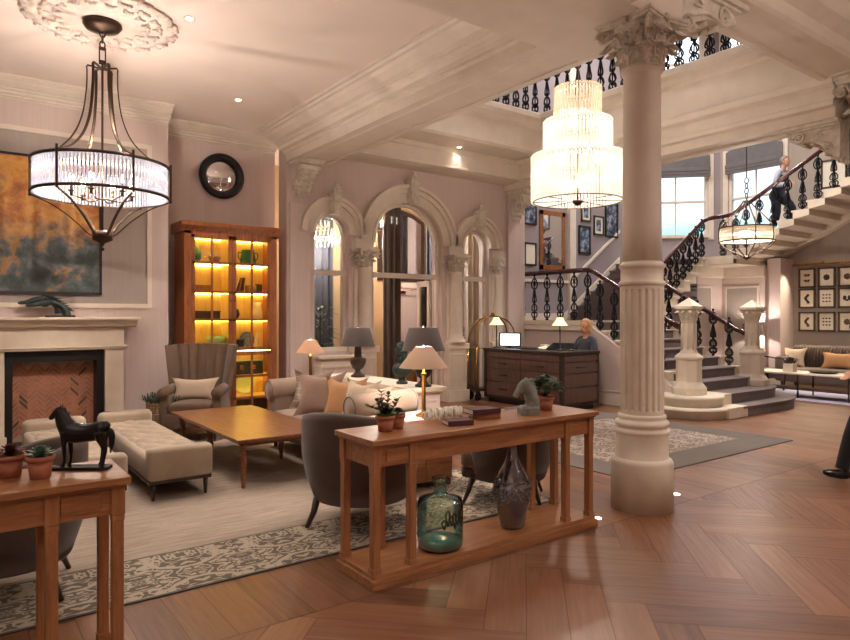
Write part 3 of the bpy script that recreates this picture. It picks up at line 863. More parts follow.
for k in range(2, NR):
    z0_, z1_ = RI*k, RI*(k+1); y0_ = fronts[k]
    mb = MB().box(9.24, 11.1, y0_, 7.46, z0_-.02, z1_-.025); mb.box(9.24, 11.1, y0_-.025, 7.46, z1_-.03, z1_)
    S('step', mb, 'carpet', .008)
    mb = MB().box(9.1, 9.26, y0_, 7.46, max(0, z0_-.02), z1_-.03); mb.box(9.06, 9.26, y0_-.04, 7.46, z1_-.035, z1_+.004)
    m3 = MB().box(11.08, 11.25, y0_, 7.46, max(0, z0_-.02), z1_-.03); m3.box(11.08, 11.28, y0_-.04, 7.46, z1_-.035, z1_+.004)
    S('step_end', mb, 'stone'); S('step_end', m3, 'stone')
mb = MB().box(9.1, 11.45, 7.468, 10.05, 1.25, 1.399); mb.box(8.97, 9.1, 7.42, 9.35, 1.34, 1.42)
S('landing', mb, 'stone')
S('landing_carpet', MB().box(9.25, 11.4, 7.5, 10.03, 1.40, 1.412), 'carpet')
# wall under first flight, seen behind the desk
mb = MB().prism([(5.72, 0), (9.0, 0), (9.0, 1.33), (7.42, 1.33), (5.85, .42), (5.72, .32)], 'x', 9.0, 9.09)
struct('wall_stair_side', mb, 'wall')
mb = MB().box(8.97, 8.999, 5.9, 8.99, 0, .2).box(8.975, 8.999, 6.0, 8.99, .22, .25).box(8.96, 8.999, 7.46, 8.99, 1.24, 1.33)
struct('baseboard_stair', mb, 'plaster', bev=.006)
struct('wall_stair_pier', MB().box(8.952, 9.08, 9.285, 10.04, 0, 4.35), 'wall')
# second flight (towards +x), third flight (back towards the viewer)
NB = 8; RB = (2.76-1.4)/NB
for k in range(NB):
    x0_ = 11.4+.235*k; z1_ = 1.4+RB*(k+1)
    mb = MB().box(x0_, 13.25, 7.95, 9.95, z1_-RB-.02, z1_-.02); mb.box(x0_-.025, 13.25, 7.95, 9.95, z1_-.03, z1_)
    S('step', mb, 'carpet')
    mb = MB().box(x0_, x0_+.26, 7.72, 7.96, z1_-RB-.06, z1_-.03); mb.box(x0_-.03, x0_+.26, 7.68, 7.96, z1_-.035, z1_+.004)
    S('step_end', mb, 'stone')
mb = MB().box(13.2, 15.0, 7.1, 10.0, 2.6, 2.72); mb.box(13.2, 15.0, 7.06, 10.0, 2.70, 2.765)
mb.box(13.16, 13.3, 7.1, 7.96, 2.6, 2.77)
S('landing', mb, 'stone')
NC = 13; RC = .163; TC = .28
for k in range(NC):
    y1_ = 7.12-TC*k; z1_ = 2.76+RC*(k+1)
    # carved stone step with open soffit: end profile shows towards the lounge
    mb = MB().prism([(y1_+.03, z1_), (y1_+.03, z1_-.035), (y1_, z1_-.045), (y1_, z1_-RC-.01), (y1_-TC*.55, z1_-RC+.015), (y1_-TC-.02, z1_-.12), (y1_-TC-.02, z1_)], 'x', 13.36, 15.0)
    S('step', mb, 'stone')
    S('step_runner', MB().box(13.75, 14.9, y1_-TC, y1_+.034, z1_, z1_+.012).box(13.75, 14.9, y1_+.03, y1_+.042, z1_-RC, z1_+.012), 'carpet')
# wall string following the third flight
def zc(y): return 2.76+RC/TC*(7.12-y)
mb = MB().prism([(7.6, 2.45), (7.6, 2.68), (7.0, 2.90), (3.4, zc(3.4)+.10), (3.4, zc(3.4)-.42)], 'x', 14.78, 14.999)
S('string', mb, 'stone', .01)
# enclosure under the landing with framed panels
mb = MB().box(11.35, 14.4, 7.97, 8.1, 0, 2.6).box(14.3, 14.4, 7.0, 8.1, 0, 2.6).box(14.4, 14.999, 6.72, 7.0, 0, 2.75)
struct('wall_under_landing', mb, 'wall')
mb = MB(); frame_rect(mb, 'y', 7.97, 11.9, 13.85, .35, 2.17, .045, .02); frame_rect(mb, 'x', 14.3, 7.12, 7.9, .3, 2.17, .045, .02)
mb.box(14.26, 14.3, 7.0, 7.97, 0, .2); mb.box(11.4, 14.3, 7.93, 7.97, 0, .2); mb.box(14.36, 14.4, 6.7, 7.0, 0, .2)
mb.box(13.2, 14.42, 7.9, 7.97, 2.36, 2.6); mb.box(14.24, 14.3, 7.0, 7.97, 2.36, 2.6)
struct('trim_16', mb, 'plaster', bev=.004)
mb = MB().box(11.96, 13.8, 7.962, 7.97, .4, 2.12).box(14.292, 14.3, 7.17, 7.85, .35, 2.12)
struct('trim_17', mb, 'wall_panel')
# dado line up the back wall
mb = MB().prism([(9.1, 2.25), (11.5, 2.25), (13.3, 3.55), (13.3, 3.62), (11.47, 2.31), (9.1, 2.31)], 'y', 10.02, 10.05)
mb.prism([(9.1, 1.41), (11.35, 1.41), (13.3, 2.8), (13.3, 2.95), (11.3, 1.56), (9.1, 1.56)], 'y', 10.03, 10.05)
mb.box(11.42, 11.62, 9.97, 10.05, 1.4, 9.0)
struct('trim_18', mb, 'plaster')

# ---- cast iron balusters and rails
def baluster_mb(h):
    mb = MB()
    mb.lathe([(0,0),(.032,0),(.032,.02),(.014,.035),(.012,.06),(.02,.08),(.012,.1),(.011,h*.36),(.022,h*.375),(.026,h*.4),(.018,h*.43),(.014,h*.46),(.018,h*.6),(.026,h*.63),(.018,h*.66),(.011,h*.68),(.011,h*.95),(.024,h*.97),(.024,h),(0,h)], n=8)
    for a in (0, PI/2, PI, 1.5*PI):
        ca, sa = math.cos(a), math.sin(a)
        def P(r, z): return (ca*r, sa*r, z*h)
        mb.tube(smoothpath([P(.012, .05), P(.05, .07), P(.074, .13), P(.045, .18), P(.014, .15)], 3), .012, 5)
        mb.tube(smoothpath([P(.012, .2), P(.066, .23), P(.06, .3), P(.02, .36)], 3), .0125, 5)
        mb.tube(smoothpath([P(.02, .42), P(.045, .40), P(.05, .46), P(.03, .56), P(.022, .62)], 3), .011, 5)
        mb.tube(smoothpath([P(.012, .67), P(.062, .72), P(.076, .80), P(.055, .87), P(.012, .93)], 3), .0125, 5)
        mb.tube(smoothpath([P(.03, .85), P(.018, .8), P(.034, .76)], 3), .007, 5)
    return mb
def hrail(mb, pts, w=.058):
    P = [Vector(p) for p in pts]
    mb.tube(P, w*.62, 10, True); mb.tube([p-Vector((0,0,w*.5)) for p in P], w*.42, 8, True)
def balustrade(label, rail_pts, feet, h, fl=None):
    """feet: list of base points; top found from the rail"""
    t_ = thing('balustrade', label, 'balustrade', feet[0])
    o0 = Vector(feet[0])
    mb = MB(); hrail(mb, [Vector(p)-o0 for p in rail_pts]); build('handrail', mb, 'rail', t_)
    b = build('baluster', baluster_mb(h), 'iron', t_)
    for i, f in enumerate(feet[1:]):
        copy_part(b, Vector(f)-o0)
    if fl:
        mb = MB(); mb.tube([Vector(p)-o0 for p in fl], .012, 6); build('base_rail', mb, 'iron', t_)
    return t_
# lower left flight: level part over the desk, then down to the left newel
def zA(y): return RI*max(1, NR-max(0, math.ceil((7.45-y)/.3-1e-6)))
feet = [(9.13, y, 1.42) for y in (9.2, 8.87, 8.54, 8.21, 7.88, 7.57)]
feet += [(9.13, y, zA(y)) for y in (7.3, 7.0, 6.7, 6.4, 6.1)]
rail = [(9.13, 9.35, 2.33), (9.13, 7.55, 2.33), (9.13, 7.4, 2.27), (9.13, 5.95, 1.42), (9.13, 5.75, 1.32)]
balustrade('dark red handrail on black iron balusters above the reception desk', rail, feet, .88)
feet = [(11.18, y, zA(y)) for y in (6.1, 6.4, 6.7, 7.0, 7.3)]
rail = [(11.18, 5.8, 1.20), (11.18, 5.95, 1.26), (11.18, 7.45, 2.16), (11.2, 7.7, 2.24)]
balustrade('dark red handrail with iron balusters between the two stone newels', rail, feet, .86)
feet = [(11.52+.235*k, 7.8, 1.4+RB*(k+1)) for k in range(NB)]
rail = [(11.3, 7.8, 2.28), (11.5, 7.8, 2.42), (13.2, 7.8, 3.56), (13.35, 7.75, 3.63), (13.44, 7.6, 3.66)]
balustrade('stair rail with iron balusters climbing right from the column to the window landing', rail, feet, .85)
feet = [(13.5, 7.5, 2.765), (13.5, 7.22, 2.765)]+[(13.5, 7.0-TC*k, 2.76+RC*(k+1)) for k in range(NC)]
rail = [(13.5, 7.62, 3.66), (13.5, 7.3, 3.68), (13.5, 7.0, 3.84), (13.5, 3.3, 3.84+RC/TC*3.7)]
balustrade('upper stair rail with iron balusters in front of the climbing man', rail, feet, .88)
feet = [(4.85+.235*k, 8.12, 5.06) for k in range(16)]
balustrade('gallery balustrade of black iron above the hanging tiered chandelier, far side of the well', [(4.7, 8.12, 6.0), (8.55, 8.12, 6.0)], feet, .92, [(4.7, 8.12, 5.1), (8.55, 8.12, 5.1)])
feet = [(8.55, 8.0-.235*k, 5.06) for k in range(19)]
balustrade('gallery balustrade of black iron seen right of the column capital', [(8.55, 8.1, 6.0), (8.55, 3.4, 6.0)], feet, .92, [(8.55, 8.1, 5.1), (8.55, 3.4, 5.1)])

# newels
def newel(loc, z0, label, pedh=.62):
    t_ = thing('newel_post', label, 'newel post', loc)
    o8 = lambda r, z: (r, z)
    mb = MB()
    mb.lathe([(0,z0),(.26,z0),(.26,z0+.1),(.2,z0+.18),(.19,z0+.2),(.19,z0+.52),(.21,z0+.54),(.21,z0+.57),(.15,z0+.62),(0,z0+.62)], n=8, smooth=False, a0=PI/8, a1=2*PI+PI/8)
    build('pedestal', mb, 'stone', t_, bev=.006)
    mb = MB().lathe([(0,z0+.6),(.14,z0+.62),(.12,z0+.66),(.105,z0+.7),(.1,z0+1.08),(.115,z0+1.1),(.115,z0+1.13),(0,z0+1.13)], n=8, smooth=False, a0=PI/8, a1=2*PI+PI/8)
    for k in range(8):
        a = PI/8+2*PI*k/8; mb.cyl((.108*math.cos(a), .108*math.sin(a), z0+.68), (.104*math.cos(a), .104*math.sin(a), z0+1.08), .012, n=6)
    build('shaft', mb, 'stone', t_)
    mb = MB().lathe([(0,z0+1.12),(.12,z0+1.12),(.14,z0+1.2),(.17,z0+1.27),(.2,z0+1.3),(0,z0+1.3)], n=8, smooth=False, a0=PI/8, a1=2*PI+PI/8)
    for k in range(10): leaf_strip(mb, (0,0,z0+1.13), 2*PI*k/10, .118, 0, .15, .09, .07, 5)
    build('carved_head', mb, 'capital', t_)
    mb = MB().lathe([(.0,z0+1.3),(.215,z0+1.3),(.215,z0+1.34),(.19,z0+1.35),(.0,z0+1.47)], n=4, smooth=False, a0=PI/4, a1=2*PI+PI/4)
    build('cap', mb, 'stone', t_)
newel((9.1, 5.6, 0), .31, 'left carved stone newel post nearest the round column')
newel((11.2, 5.7, 0), .31, 'right carved stone newel post where the red handrail ends')

# ---- ceiling rose and downlights
mb = MB(); mb.lathe([(0,4.2),(.62,4.2),(.62,4.185),(.55,4.175),(.5,4.185),(.34,4.18),(.3,4.165),(.22,4.17),(0,4.165)], (1.12, 6.5, 0), 40)
rr_ = random.Random(5)
for k in range(16):
    a = 2*PI*k/16
    for r_, s_, q in ((.6, .055, .02), (.46, .05, .022), (.36, .035, .018)):
        b = a+(PI/16 if r_ == .46 else 0)
        mb.sphere((1.12+r_*math.cos(b), 6.5+r_*math.sin(b), 4.178), (s_, s_*.8, q), 8, 5)
        for e in (-.09, .09):
            mb.sphere((1.12+(r_+.03)*math.cos(b+e), 6.5+(r_+.03)*math.sin(b+e), 4.178), (s_*.5, s_*.5, q*.9), 6, 4)
tag(build('ceiling_rose', mb, 'stucco'), 'round carved plaster ceiling rose above the drum chandelier', 'ceiling rose')
# ================================================================= FIREPLACE
fp = thing('fireplace', 'pale stone mantelpiece with black frame and herringbone brick back', 'fireplace', (1.0, 8.6, 0))
def F(n, mb, m, bev=0): return build(n, mb.xf(Matrix.Translation((-1.0, -8.6, 0))), m, fp, bev)
def shelf(y0, z0, z1, ov, x0, x1): pass
mb = MB(); mb.box(.12, 1.88, 8.42, 8.85, 1.455, 1.485)
mb.prism([(8.44,1.455),(8.46,1.43),(8.50,1.415),(8.52,1.38),(8.56,1.37),(8.85,1.37),(8.85,1.455)], 'x', .15, 1.85)
F('shelf', mb, 'mantel', .004)
F('frieze', MB().box(.28, 1.72, 8.6, 8.849, 1.13, 1.37).box(.25, 1.75, 8.57, 8.849, 1.10, 1.13).box(.23, 1.77, 8.55, 8.849, 1.125, 1.14), 'mantel', .004)
for a, b in ((.28, .49), (1.51, 1.72)):
    F('jamb', MB().box(a, b, 8.6, 8.849, .12, 1.10).box(a-.02, b+.02, 8.58, 8.849, 0, .14), 'mantel', .006)
F('black_surround', MB().box(.47, .57, 8.66, 8.9, 0, 1.12).box(1.43, 1.53, 8.66, 8.9, 0, 1.12).box(.57, 1.43, 8.66, 8.9, .97, 1.12), 'black', .004)
mb = MB(); mb.box(.53, 1.47, 8.89, 9.25, 0, 1.1)
F('firebox_back', mb, 'mortar')
mb = MB(); rb = random.Random(2); bl, bw = .16, .042; c = math.cos(PI/4)
darkb = []
for k in range(10):                                   # vertical herringbone columns
    xa = .56+.088*k
    for j in range(-2, 28):
        s = 1 if k % 2 == 0 else -1
        z = .06*j+.0
        ax, az = (xa, z) if s > 0 else (xa, z+.088)
        bx, bz = (xa+.088, z+.088) if s > 0 else (xa+.088, z)
        t_ = .021
        poly = [(ax, az-t_), (bx, bz-t_), (bx, bz+t_), (ax, az+t_)]
        if min(p[1] for p in poly) < .02 or max(p[1] for p in poly) > .985 or bx > 1.45: continue
        mb.cm = 1 if rb.random() < .07 else 0
        mb.prism([(u+(.003 if u == ax else -.003), v) for u, v in poly], 'y', 8.875, 8.905)
F('brick', mb, ['brick', 'brick_dark'])
F('hearth', MB().box(.45, 1.55, 8.6, 8.9, .001, .03), 'black')
# log grate
mb = MB()
for k in range(5): mb.cyl((.8+.1*k, 8.66, .08), (.8+.1*k, 8.84, .10), .008, n=6)
mb.cyl((.75, 8.67, .08), (1.25, 8.67, .08), .01, n=6); mb.cyl((.75, 8.83, .1), (1.25, 8.83, .1), .01, n=6)
for x in (.78, 1.22):
    for y in (8.68, 8.82): mb.cyl((x, y, .03), (x, y, .12), .009, n=6)
tag(build('fire_grate', mb, 'iron'), 'small black iron grate inside the brick fireplace', 'grate')

# horse head sculpture on the mantel: two heads side by side, manes swept back
def horse_head_mb(sc=1, M_=None):
    mb = MB()
    neck = smoothpath([(.13, 0, .0), (.12, 0, .06), (.07, 0, .11), (-.0, 0, .135)], 4)
    mb.tube(neck, [.055-.025*i/(len(neck)-1) for i in range(len(neck))], 10, flat=.6)
    hd = [(.02, 0, .135), (-.05, 0, .12), (-.11, 0, .10), (-.15, 0, .095)]
    mb.tube(hd, [.034, .03, .02, .017], 10)
    mb.sphere((-.148, 0, .094), (.018, .014, .014), 8, 5); mb.sphere((-.03, 0, .105), (.035, .018, .026), 8, 5)
    for s in (-1, 1): mb.tube([(.01, s*.014, .16), (.04, s*.016, .185)], [.009, .002], 5)
    for k in range(6): mb.tube([(.03+.02*k, 0, .16-.018*k), (.1+.016*k, 0, .165-.024*k)], [.014, .003], 5)
    return mb
t_ = thing('horse_sculpture', 'dark bronze sculpture of two galloping horse heads on the mantel shelf', 'sculpture', (.92, 8.62, 1.486))
t_.scale = (1.4, 1.4, 1.25)
build('base', MB().box(-.02, .19, -.05, .05, 0, .02), 'verdigris', t_, .003)
a = horse_head_mb(); b = MB(); b.merge(a, T(.0, -.02, .012)); build('horse_head', b, 'verdigris', t_)
b = MB(); b.merge(a, T(-.05, .03, .035)); build('horse_head', b, 'verdigris', t_)

# painting
pt = thing('painting', 'large orange and dark green painting hung over the mantelpiece', 'painting', (.66, 8.84, 2.57))
build('canvas', MB().box(-.83, .83, -.04, -.012, -.79, .79), 'canvas', pt)
mb = MB()
for q in ((-.85, -.82, -.81, .81), (.82, .85, -.81, .81), (-.85, .85, -.81, -.78), (-.85, .85, .78, .81)): mb.box(q[0], q[1], -.055, -.004, q[2], q[3])
build('frame', mb, 'black', pt)

# convex mirror
t_ = thing('convex_mirror', 'round convex mirror in a thick black frame above the cabinet', 'mirror', (3.21, 9.44, 3.545))
mb = MB(); mb.torus((0, -.035, 0), .285, .05, 44, 12, 'y'); build('frame', mb, 'blackgloss', t_)
mb = MB(); prof = []
def conv(u, v):
    r = .25*u; a = 2*PI*v; return (r*math.cos(a), -.02-.07*(1-u*u), r*math.sin(a))
mb.grid(conv, 12, 40); build('glass', mb, 'mirror', t_)

# ================================================================= CABINET
cb = thing('display_cabinet', 'tall lit wooden display cabinet with glazed doors in the alcove', 'cabinet', (3.15, 9.02, 0))
def C(n, mb, m, bev=0, par=None): return build(n, mb.xf(Matrix.Translation((-3.15, -9.02, 0))), m, par or cb, bev)
x0, x1, y0, y1 = 2.5, 3.8, 8.8, 9.26
mb = MB(); mb.box(x0, x0+.03, y0+.025, y1, 0, 2.64); mb.box(x1-.03, x1, y0+.025, y1, 0, 2.64); mb.box(x0, x1, y0+.03, y1, .04, .12)
mb.box(x0, x0+.09, y0+.0, y0+.028, 0, 2.64); mb.box(x1-.09, x1, y0, y0+.028, 0, 2.64); mb.box(x0, x1, y0, y0+.028, 0, .12); mb.box(x0, x1, y0, y0+.028, 2.60, 2.66)
mb.box(x0, x1, y0+.02, y1, 2.61, 2.65)
C('carcass', mb, 'cabinet', .003)
mb = MB(); mb.prism([(y0+.01,2.62),(y0-.01,2.66),(y0-.05,2.71),(y0-.06,2.76),(y1,2.76),(y1,2.62)], 'x', x0-.05, x1+.05); C('cornice', mb, 'cabinet', .003)
C('back_panel', MB().box(x0+.03, x1-.03, y1-.02, y1-.002, .12, 2.61).box(3.135, 3.165, y0+.04, y1-.02, .12, 2.61), 'cabinet_in')
SH = [.37, .67, 1.045, 1.46, 1.84, 2.235]
for z in SH: C('shelf', MB().box(x0+.03, x1-.03, y0+.05, y1-.02, z-.022, z), 'cabinet_in')
zs = [.37, .67, 1.045, 1.46, 1.84, 2.235, 2.59]
for z in [.12]+SH:
    pass
mb = MB()
for z in [.67, 1.045, 1.46, 1.84, 2.235, 2.61]:
    for a, b in ((x0+.04, 3.13), (3.17, x1-.04)):
        mb.box(a, b, y0+.06, y0+.075, z-.035, z-.026)
        mb.box(a, b, y1-.045, y1-.03, z-.035, z-.026)
C('light_strip', mb, 'cab_strip')
for i, (a, b) in enumerate(((x0+.09, 3.148), (3.152, x1-.09))):
    for (za, zb) in ((.12, 1.0), (1.02, 2.6)):
        mb = MB(); st_ = .052; yy = (y0-.004, y0+.02); zb2 = zb
        mb.box(a, a+st_, *yy, za, zb); mb.box(b-st_, b, *yy, za, zb); mb.box(a, b, *yy, za, za+.05); mb.box(a, b, *yy, zb-.05, zb)
        m_ = (a+b)/2; mb.box(m_-.014, m_+.014, *yy, za, zb)
        for z in SH:
            if za+.06 < z < zb-.06: mb.box(a, b, *yy, z-.03, z+.004)
        d = C('door', mb, 'cabinet', .002)
        C('glass_pane', MB().box(a+st_, b-st_, y0+.006, y0+.009, za+.05, zb-.05), 'cab_glass', 0, d)
        kx = b-.02 if i == 0 else a+.02
        C('knob', MB().sphere((kx, y0-.014, (za+zb)/2-.1), .012, 8, 6), 'brass', 0, d)
# things on the shelves
def item(name, mb, mats, label, cat, loc, group=None, bev=0, rz=0):
    return tag(build(name, mb, mats, None, bev, loc=loc, rz=rz), label, cat, group)
yb = 9.03
item('glass_flask', MB().lathe([(0,0),(.08,.005),(.11,.05),(.115,.11),(.08,.19),(.03,.23),(.028,.28),(.04,.29),(.03,.285),(.022,.23),(.07,.18),(.1,.1),(.09,.04),(0,.02)], n=24), 'jug_green', 'round green glass flask on the top left cabinet shelf', 'flask', (2.68, yb, 2.236))
item('bowl', MB().lathe([(0,0),(.05,0),(.085,.09),(.08,.09),(.05,.012),(0,.012)], n=20), 'book_tan', 'small brown bowl on the top cabinet shelf beside the flask', 'bowl', (2.98, yb, 2.236))
j = thing('jug', 'dark green lidded jug with two handles on the top right cabinet shelf', 'jug', (3.46, yb, 2.236))
build('body', MB().lathe([(0,0),(.10,0),(.115,.05),(.085,.2),(.09,.21),(0,.215)], n=24), 'jug_green', j)
for s in (-1, 1): build('handle', MB().tube(smoothpath([(s*.09,0,.17),(s*.14,0,.17),(s*.14,0,.1),(s*.1,0,.06)], 4), .008, 6), 'jug_green', j)
item('wooden_box', MB().box(-.15,.15,-.08,.08,0,.07).box(-.155,.155,-.085,.085,.07,.085), 'cabinet', 'flat brown wooden box on the second left cabinet shelf', 'box', (2.78, yb, 1.841), bev=.004)
for i, (x, a) in enumerate(((3.27, .3), (3.33, .22), (3.39, .1))):
    item('book', MB().box(-.012,.012,-.08,.08,.0,.2).xf(T(ry=a)), ['paper', 'book_tan', 'book_green'][i], ['cream leaning book, leftmost on the second right cabinet shelf', 'tan leaning book in the middle of three on the second right cabinet shelf', 'green upright book, third on the second right cabinet shelf'][i], 'book', (x-.03, yb, 1.846), group='books on the second right cabinet shelf')
item('photo_frame', MB().box(-.05,.05,-.01,.01,0,.12).box(-.035,.035,-.013,-.01,.015,.105), 'frame_brown', 'small brown picture frame at the right end of a cabinet shelf', 'frame', (3.62, yb, 1.841))
item('basket', MB().lathe([(0,0),(.07,0),(.08,.03),(.08,.1),(.07,.1),(.07,.02),(0,.02)], n=18), 'wicker', 'little cream basket on the second right cabinet shelf', 'basket', (3.5, yb, 1.841))
item('tray_box', MB().box(-.2,.2,-.1,.1,0,.09).box(-.21,.21,-.11,.11,.09,.11), 'darkwood', 'long dark box on the third left cabinet shelf', 'box', (2.82, yb, 1.461), bev=.004)
item('round_vase', MB().lathe([(0,0),(.06,0),(.085,.06),(.07,.13),(.03,.15),(.03,.17),(0,.17)], n=20), 'iron', 'dark round vase on the third right cabinet shelf', 'vase', (3.25, yb, 1.461))
item('cream_jug', MB().lathe([(0,0),(.06,0),(.075,.08),(.05,.18),(.06,.24),(.05,.24),(.04,.18),(0,.17)], n=20), 'print_cream', 'cream jug on the third right cabinet shelf', 'jug', (3.6, yb, 1.461))
t_ = item('plate', MB().lathe([(0,0),(.07,.002),(.11,.012),(.11,.018),(.07,.01),(0,.008)], n=24).xf(T(rx=PI/2-.2)), 'blue_china', 'blue patterned plate leaning at the top of the fourth right cabinet shelf', 'plate', (3.5, 9.2, 1.30))
t_.location = (3.5, 9.19, 1.16)
item('leaning_tray', MB().box(-.008,.008,-.1,.1,0,.26).xf(T(ry=-.25)), 'darkwood', 'thin dark tray leaning on the fourth left cabinet shelf', 'tray', (2.68, yb, 1.05))
item('bowl', MB().lathe([(0,0),(.06,0),(.12,.09),(.13,.17),(.12,.17),(.11,.1),(.05,.015),(0,.015)], n=24), 'bowl_green', 'pale green bowl on the fourth left cabinet shelf above the wingback chair', 'bowl', (3.0, yb, 1.046))
item('casket', MB().box(-.08,.08,-.06,.06,0,.1).box(-.085,.085,-.065,.065,.1,.12), 'iron', 'small dark casket on the fourth right cabinet shelf', 'box', (3.3, yb, 1.046), bev=.004)
item('figurine', MB().lathe([(0,0),(.05,0),(.045,.02),(.03,.05),(.04,.12),(.02,.17),(.03,.2),(0,.23)], n=14), 'cushion_light', 'small pale pink figurine on the fourth right cabinet shelf', 'figurine', (3.6, yb, 1.046))
t_ = thing('jewellery_case', 'wide dark green case on the fifth right cabinet shelf', 'box', (3.43, yb, .671))
build('body', MB().box(-.22,.22,-.1,.1,0,.19), 'verdigris', t_, .008)
for x in (-.1, .08): build('medallion', MB().sphere((x, -.102, .1), (.03,.006,.03), 10, 6), 'brass', t_)
t_ = tag(build('plate', MB().lathe([(0,0),(.08,.002),(.15,.012),(.17,.026),(.17,.032),(.15,.02),(.08,.01),(0,.008)], n=36).xf(T(rx=PI/2-.15)), 'plate_green'), 'large pale green plate standing on the bottom lit cabinet shelf', 'plate'); t_.location = (3.44, 9.15, .37+.17)

# ================================================================= TABLES
def turned(h, r):
    return [(0,0),(r*.42,0),(r*.5,.01),(r*.55,h*.1),(r*.92,h*.66),(r*.9,h*.70),(r*.55,h*.73),(r*.6,h*.75),(r*1.05,h*.81),(r*.6,h*.87),(r*.7,h*.89),(r*1.0,h*.9),(r*1.0,h)]
def square_leg(w, z0, z1):
    mb = MB(); mb.box(-w, w, -w, w, z0, z1-.12); mb.box(-w*1.18, w*1.18, -w*1.18, w*1.18, z1-.12, z1)
    mb.box(-w*1.1, w*1.1, -w*1.1, w*1.1, z1-.145, z1-.12); mb.box(-w*1.2, w*1.2, -w*1.2, w*1.2, z0, z0+.03)
    return mb
def console(label, x0, x1, y0, y1, base):
    cx, cy = (x0+x1)/2, (y0+y1)/2; hx, hy = (x1-x0)/2, (y1-y0)/2
    t_ = thing('console_table', label, 'table', (cx, cy, 0))
    zb = .075 if base else 0
    build('tabletop', MB().box(-hx, hx, -hy, hy, .79, .82).box(-hx+.015, hx-.015, -hy+.015, hy-.015, .777, .79), 'console', t_, .003)
    ix, iy = hx-.045, hy-.055
    mb = MB(); 
    for s in (-1, 1): mb.box(-ix, ix, s*iy-.013, s*iy+.013, .66, .777); mb.box(s*ix-.013, s*ix+.013, -iy, iy, .66, .777)
    build('apron', mb, 'console', t_, .003)
    for s in (-1, 1):
        for e in (-1, 1):
            mb = MB(); mb.box(s*(ix-.14)-.075, s*(ix-.14)+.075, e*(iy+.013), e*(iy+.02), .685, .755); build('apron_panel', mb, 'console', t_, .004)
    lg = None
    for s in (-1, 1):
        for q in (0, .245):
            for e in (-1, 1):
                if lg is None: lg = build('leg', square_leg(.023, zb, .777), 'console_leg', t_, .003); lg.location = (s*(ix-q), e*iy, 0)
                else: copy_part(lg, (s*(ix-q), e*iy, 0))
    if base: build('plinth', MB().box(-hx+.005, hx-.005, -hy+.005, hy-.005, 0, .05).box(-hx+.018, hx-.018, -hy+.018, hy-.018, .05, .075), 'console', t_, .003)
    return t_
console('wooden console table on a plinth holding two glass vessels, centre foreground', 1.85, 3.74, 3.0, 3.44, True)
console('wooden console table with the bronze horse, cut off at the bottom left', -1.28, .62, 2.95, 3.38, False)

# coffee table with six turned legs
t_ = thing('coffee_table', 'long polished wooden coffee table with turned legs in the middle of the lounge', 'table', (2.42, 6.4, .008))
build('tabletop', MB().box(-.46, .46, -1.06, 1.0, .412, .44).box(-.44, .44, -1.04, .98, .402, .412), 'table', t_, .006)
build('apron', MB().box(-.38, .38, -.96, -.94, .365, .402).box(-.38, .38, .88, .9, .365, .402).box(-.38, -.36, -.96, .9, .365, .402).box(.36, .38, -.96, .9, .365, .402), 'table', t_)
lg = None
for x in (-.37, .37):
    for y in (-.94, -.05, .88):
        if lg is None: lg = build('leg', MB().lathe(turned(.39, .036), n=14), 'table', t_, loc=(x, y, 0))
        else: copy_part(lg, (x, y, 0))

# side cabinet between the armchairs
t_ = thing('side_cabinet', 'low wooden side cabinet with a pale top under the lit brass lamp', 'cabinet', (3.3, 4.75, .008))
build('carcass', MB().box(-.3, .3, -.25, .25, .06, .55), 'console', t_, .003)
build('tabletop', MB().box(-.34, .34, -.29, .29, .55, .585), 'mantel', t_, .004)
for s in (-1, 1): 
    d = build('door', MB().box(s*.15-.14, s*.15+.14, -.262, -.25, .09, .52), 'console', t_, .003)
    build('knob', MB().sphere((s*.03, -.27, .32), .01, 8, 5), 'brass', d)
for x in (-.27, .27):
    for y in (-.22, .22): build('foot', MB().box(x-.02, x+.02, y-.02, y+.02, 0, .06), 'darkwood', t_)

# sideboard behind the sofa with pale stone top
t_ = thing('sideboard', 'panelled sideboard with a pale marble top behind the sofa', 'sideboard', (3.95, 6.35, 0))
mb = MB().box(-.17, .17, -1.0, .9, .05, .70).box(-.19, .19, -1.02, .92, 0, .08)
frame_rect(mb, 'y', -1.0, -.13, .13, .14, .64, .025, .01)
for k in range(4): frame_rect(mb, 'x', .17, -.95+.46*k, -.55+.46*k, .14, .64, .025, .01, 1)
build('body', mb, 'wall', t_, .003)
build('top', MB().box(-.21, .21, -1.06, .95, .725, .77).box(-.19, .19, -1.03, .93, .70, .725), 'stone', t_, .008)

# pale shelf unit below the left arch window
t_ = thing('window_console', 'pale panelled cabinet below the left arched window', 'cabinet', (4.75, 8.82, 0))
mb = MB().box(-.3, .42, -.14, .08, 0, .86); frame_rect(mb, 'y', -.14, -.25, .37, .12, .6, .03, .012); mb.box(-.32, .44, -.17, .08, .72, .76)
build('body', mb, 'plaster', t_, .004); build('top', MB().box(-.36, .46, -.2, .09, .86, .9), 'mantel', t_, .006)

# ================================================================= SEATING
def cushion_mb(w, h, d, ears=.03):
    """pillow standing on z=0 facing -y"""
    mb = MB(); n = 12
    def side(s):
        def f(u, v):
            a, b = u*2-1, v*2-1
            e = 1+ears*6*(abs(a)*abs(b))**3
            x = a*w/2*(1-.06*(1-a*a)*0-.08*(1-abs(b))**1*abs(a)**3)*e*.97; z = h/2+b*h/2*(1-.10*(1-abs(a))**1*abs(b)**3)*e*.97
            t_ = d/2*((1-abs(a)**2.6)*(1-abs(b)**2.6))**.5
            return (x, s*t_, z)
        return f
    mb.grid(side(-1), n, n); mb.grid(side(1), n, n)
    return mb
def put(name, mb, mat, label, cat, M_, group=None, bev=0):
    o = build(name, mb, mat, None, bev); o.matrix_world = M_; return tag(o, label, cat, group)

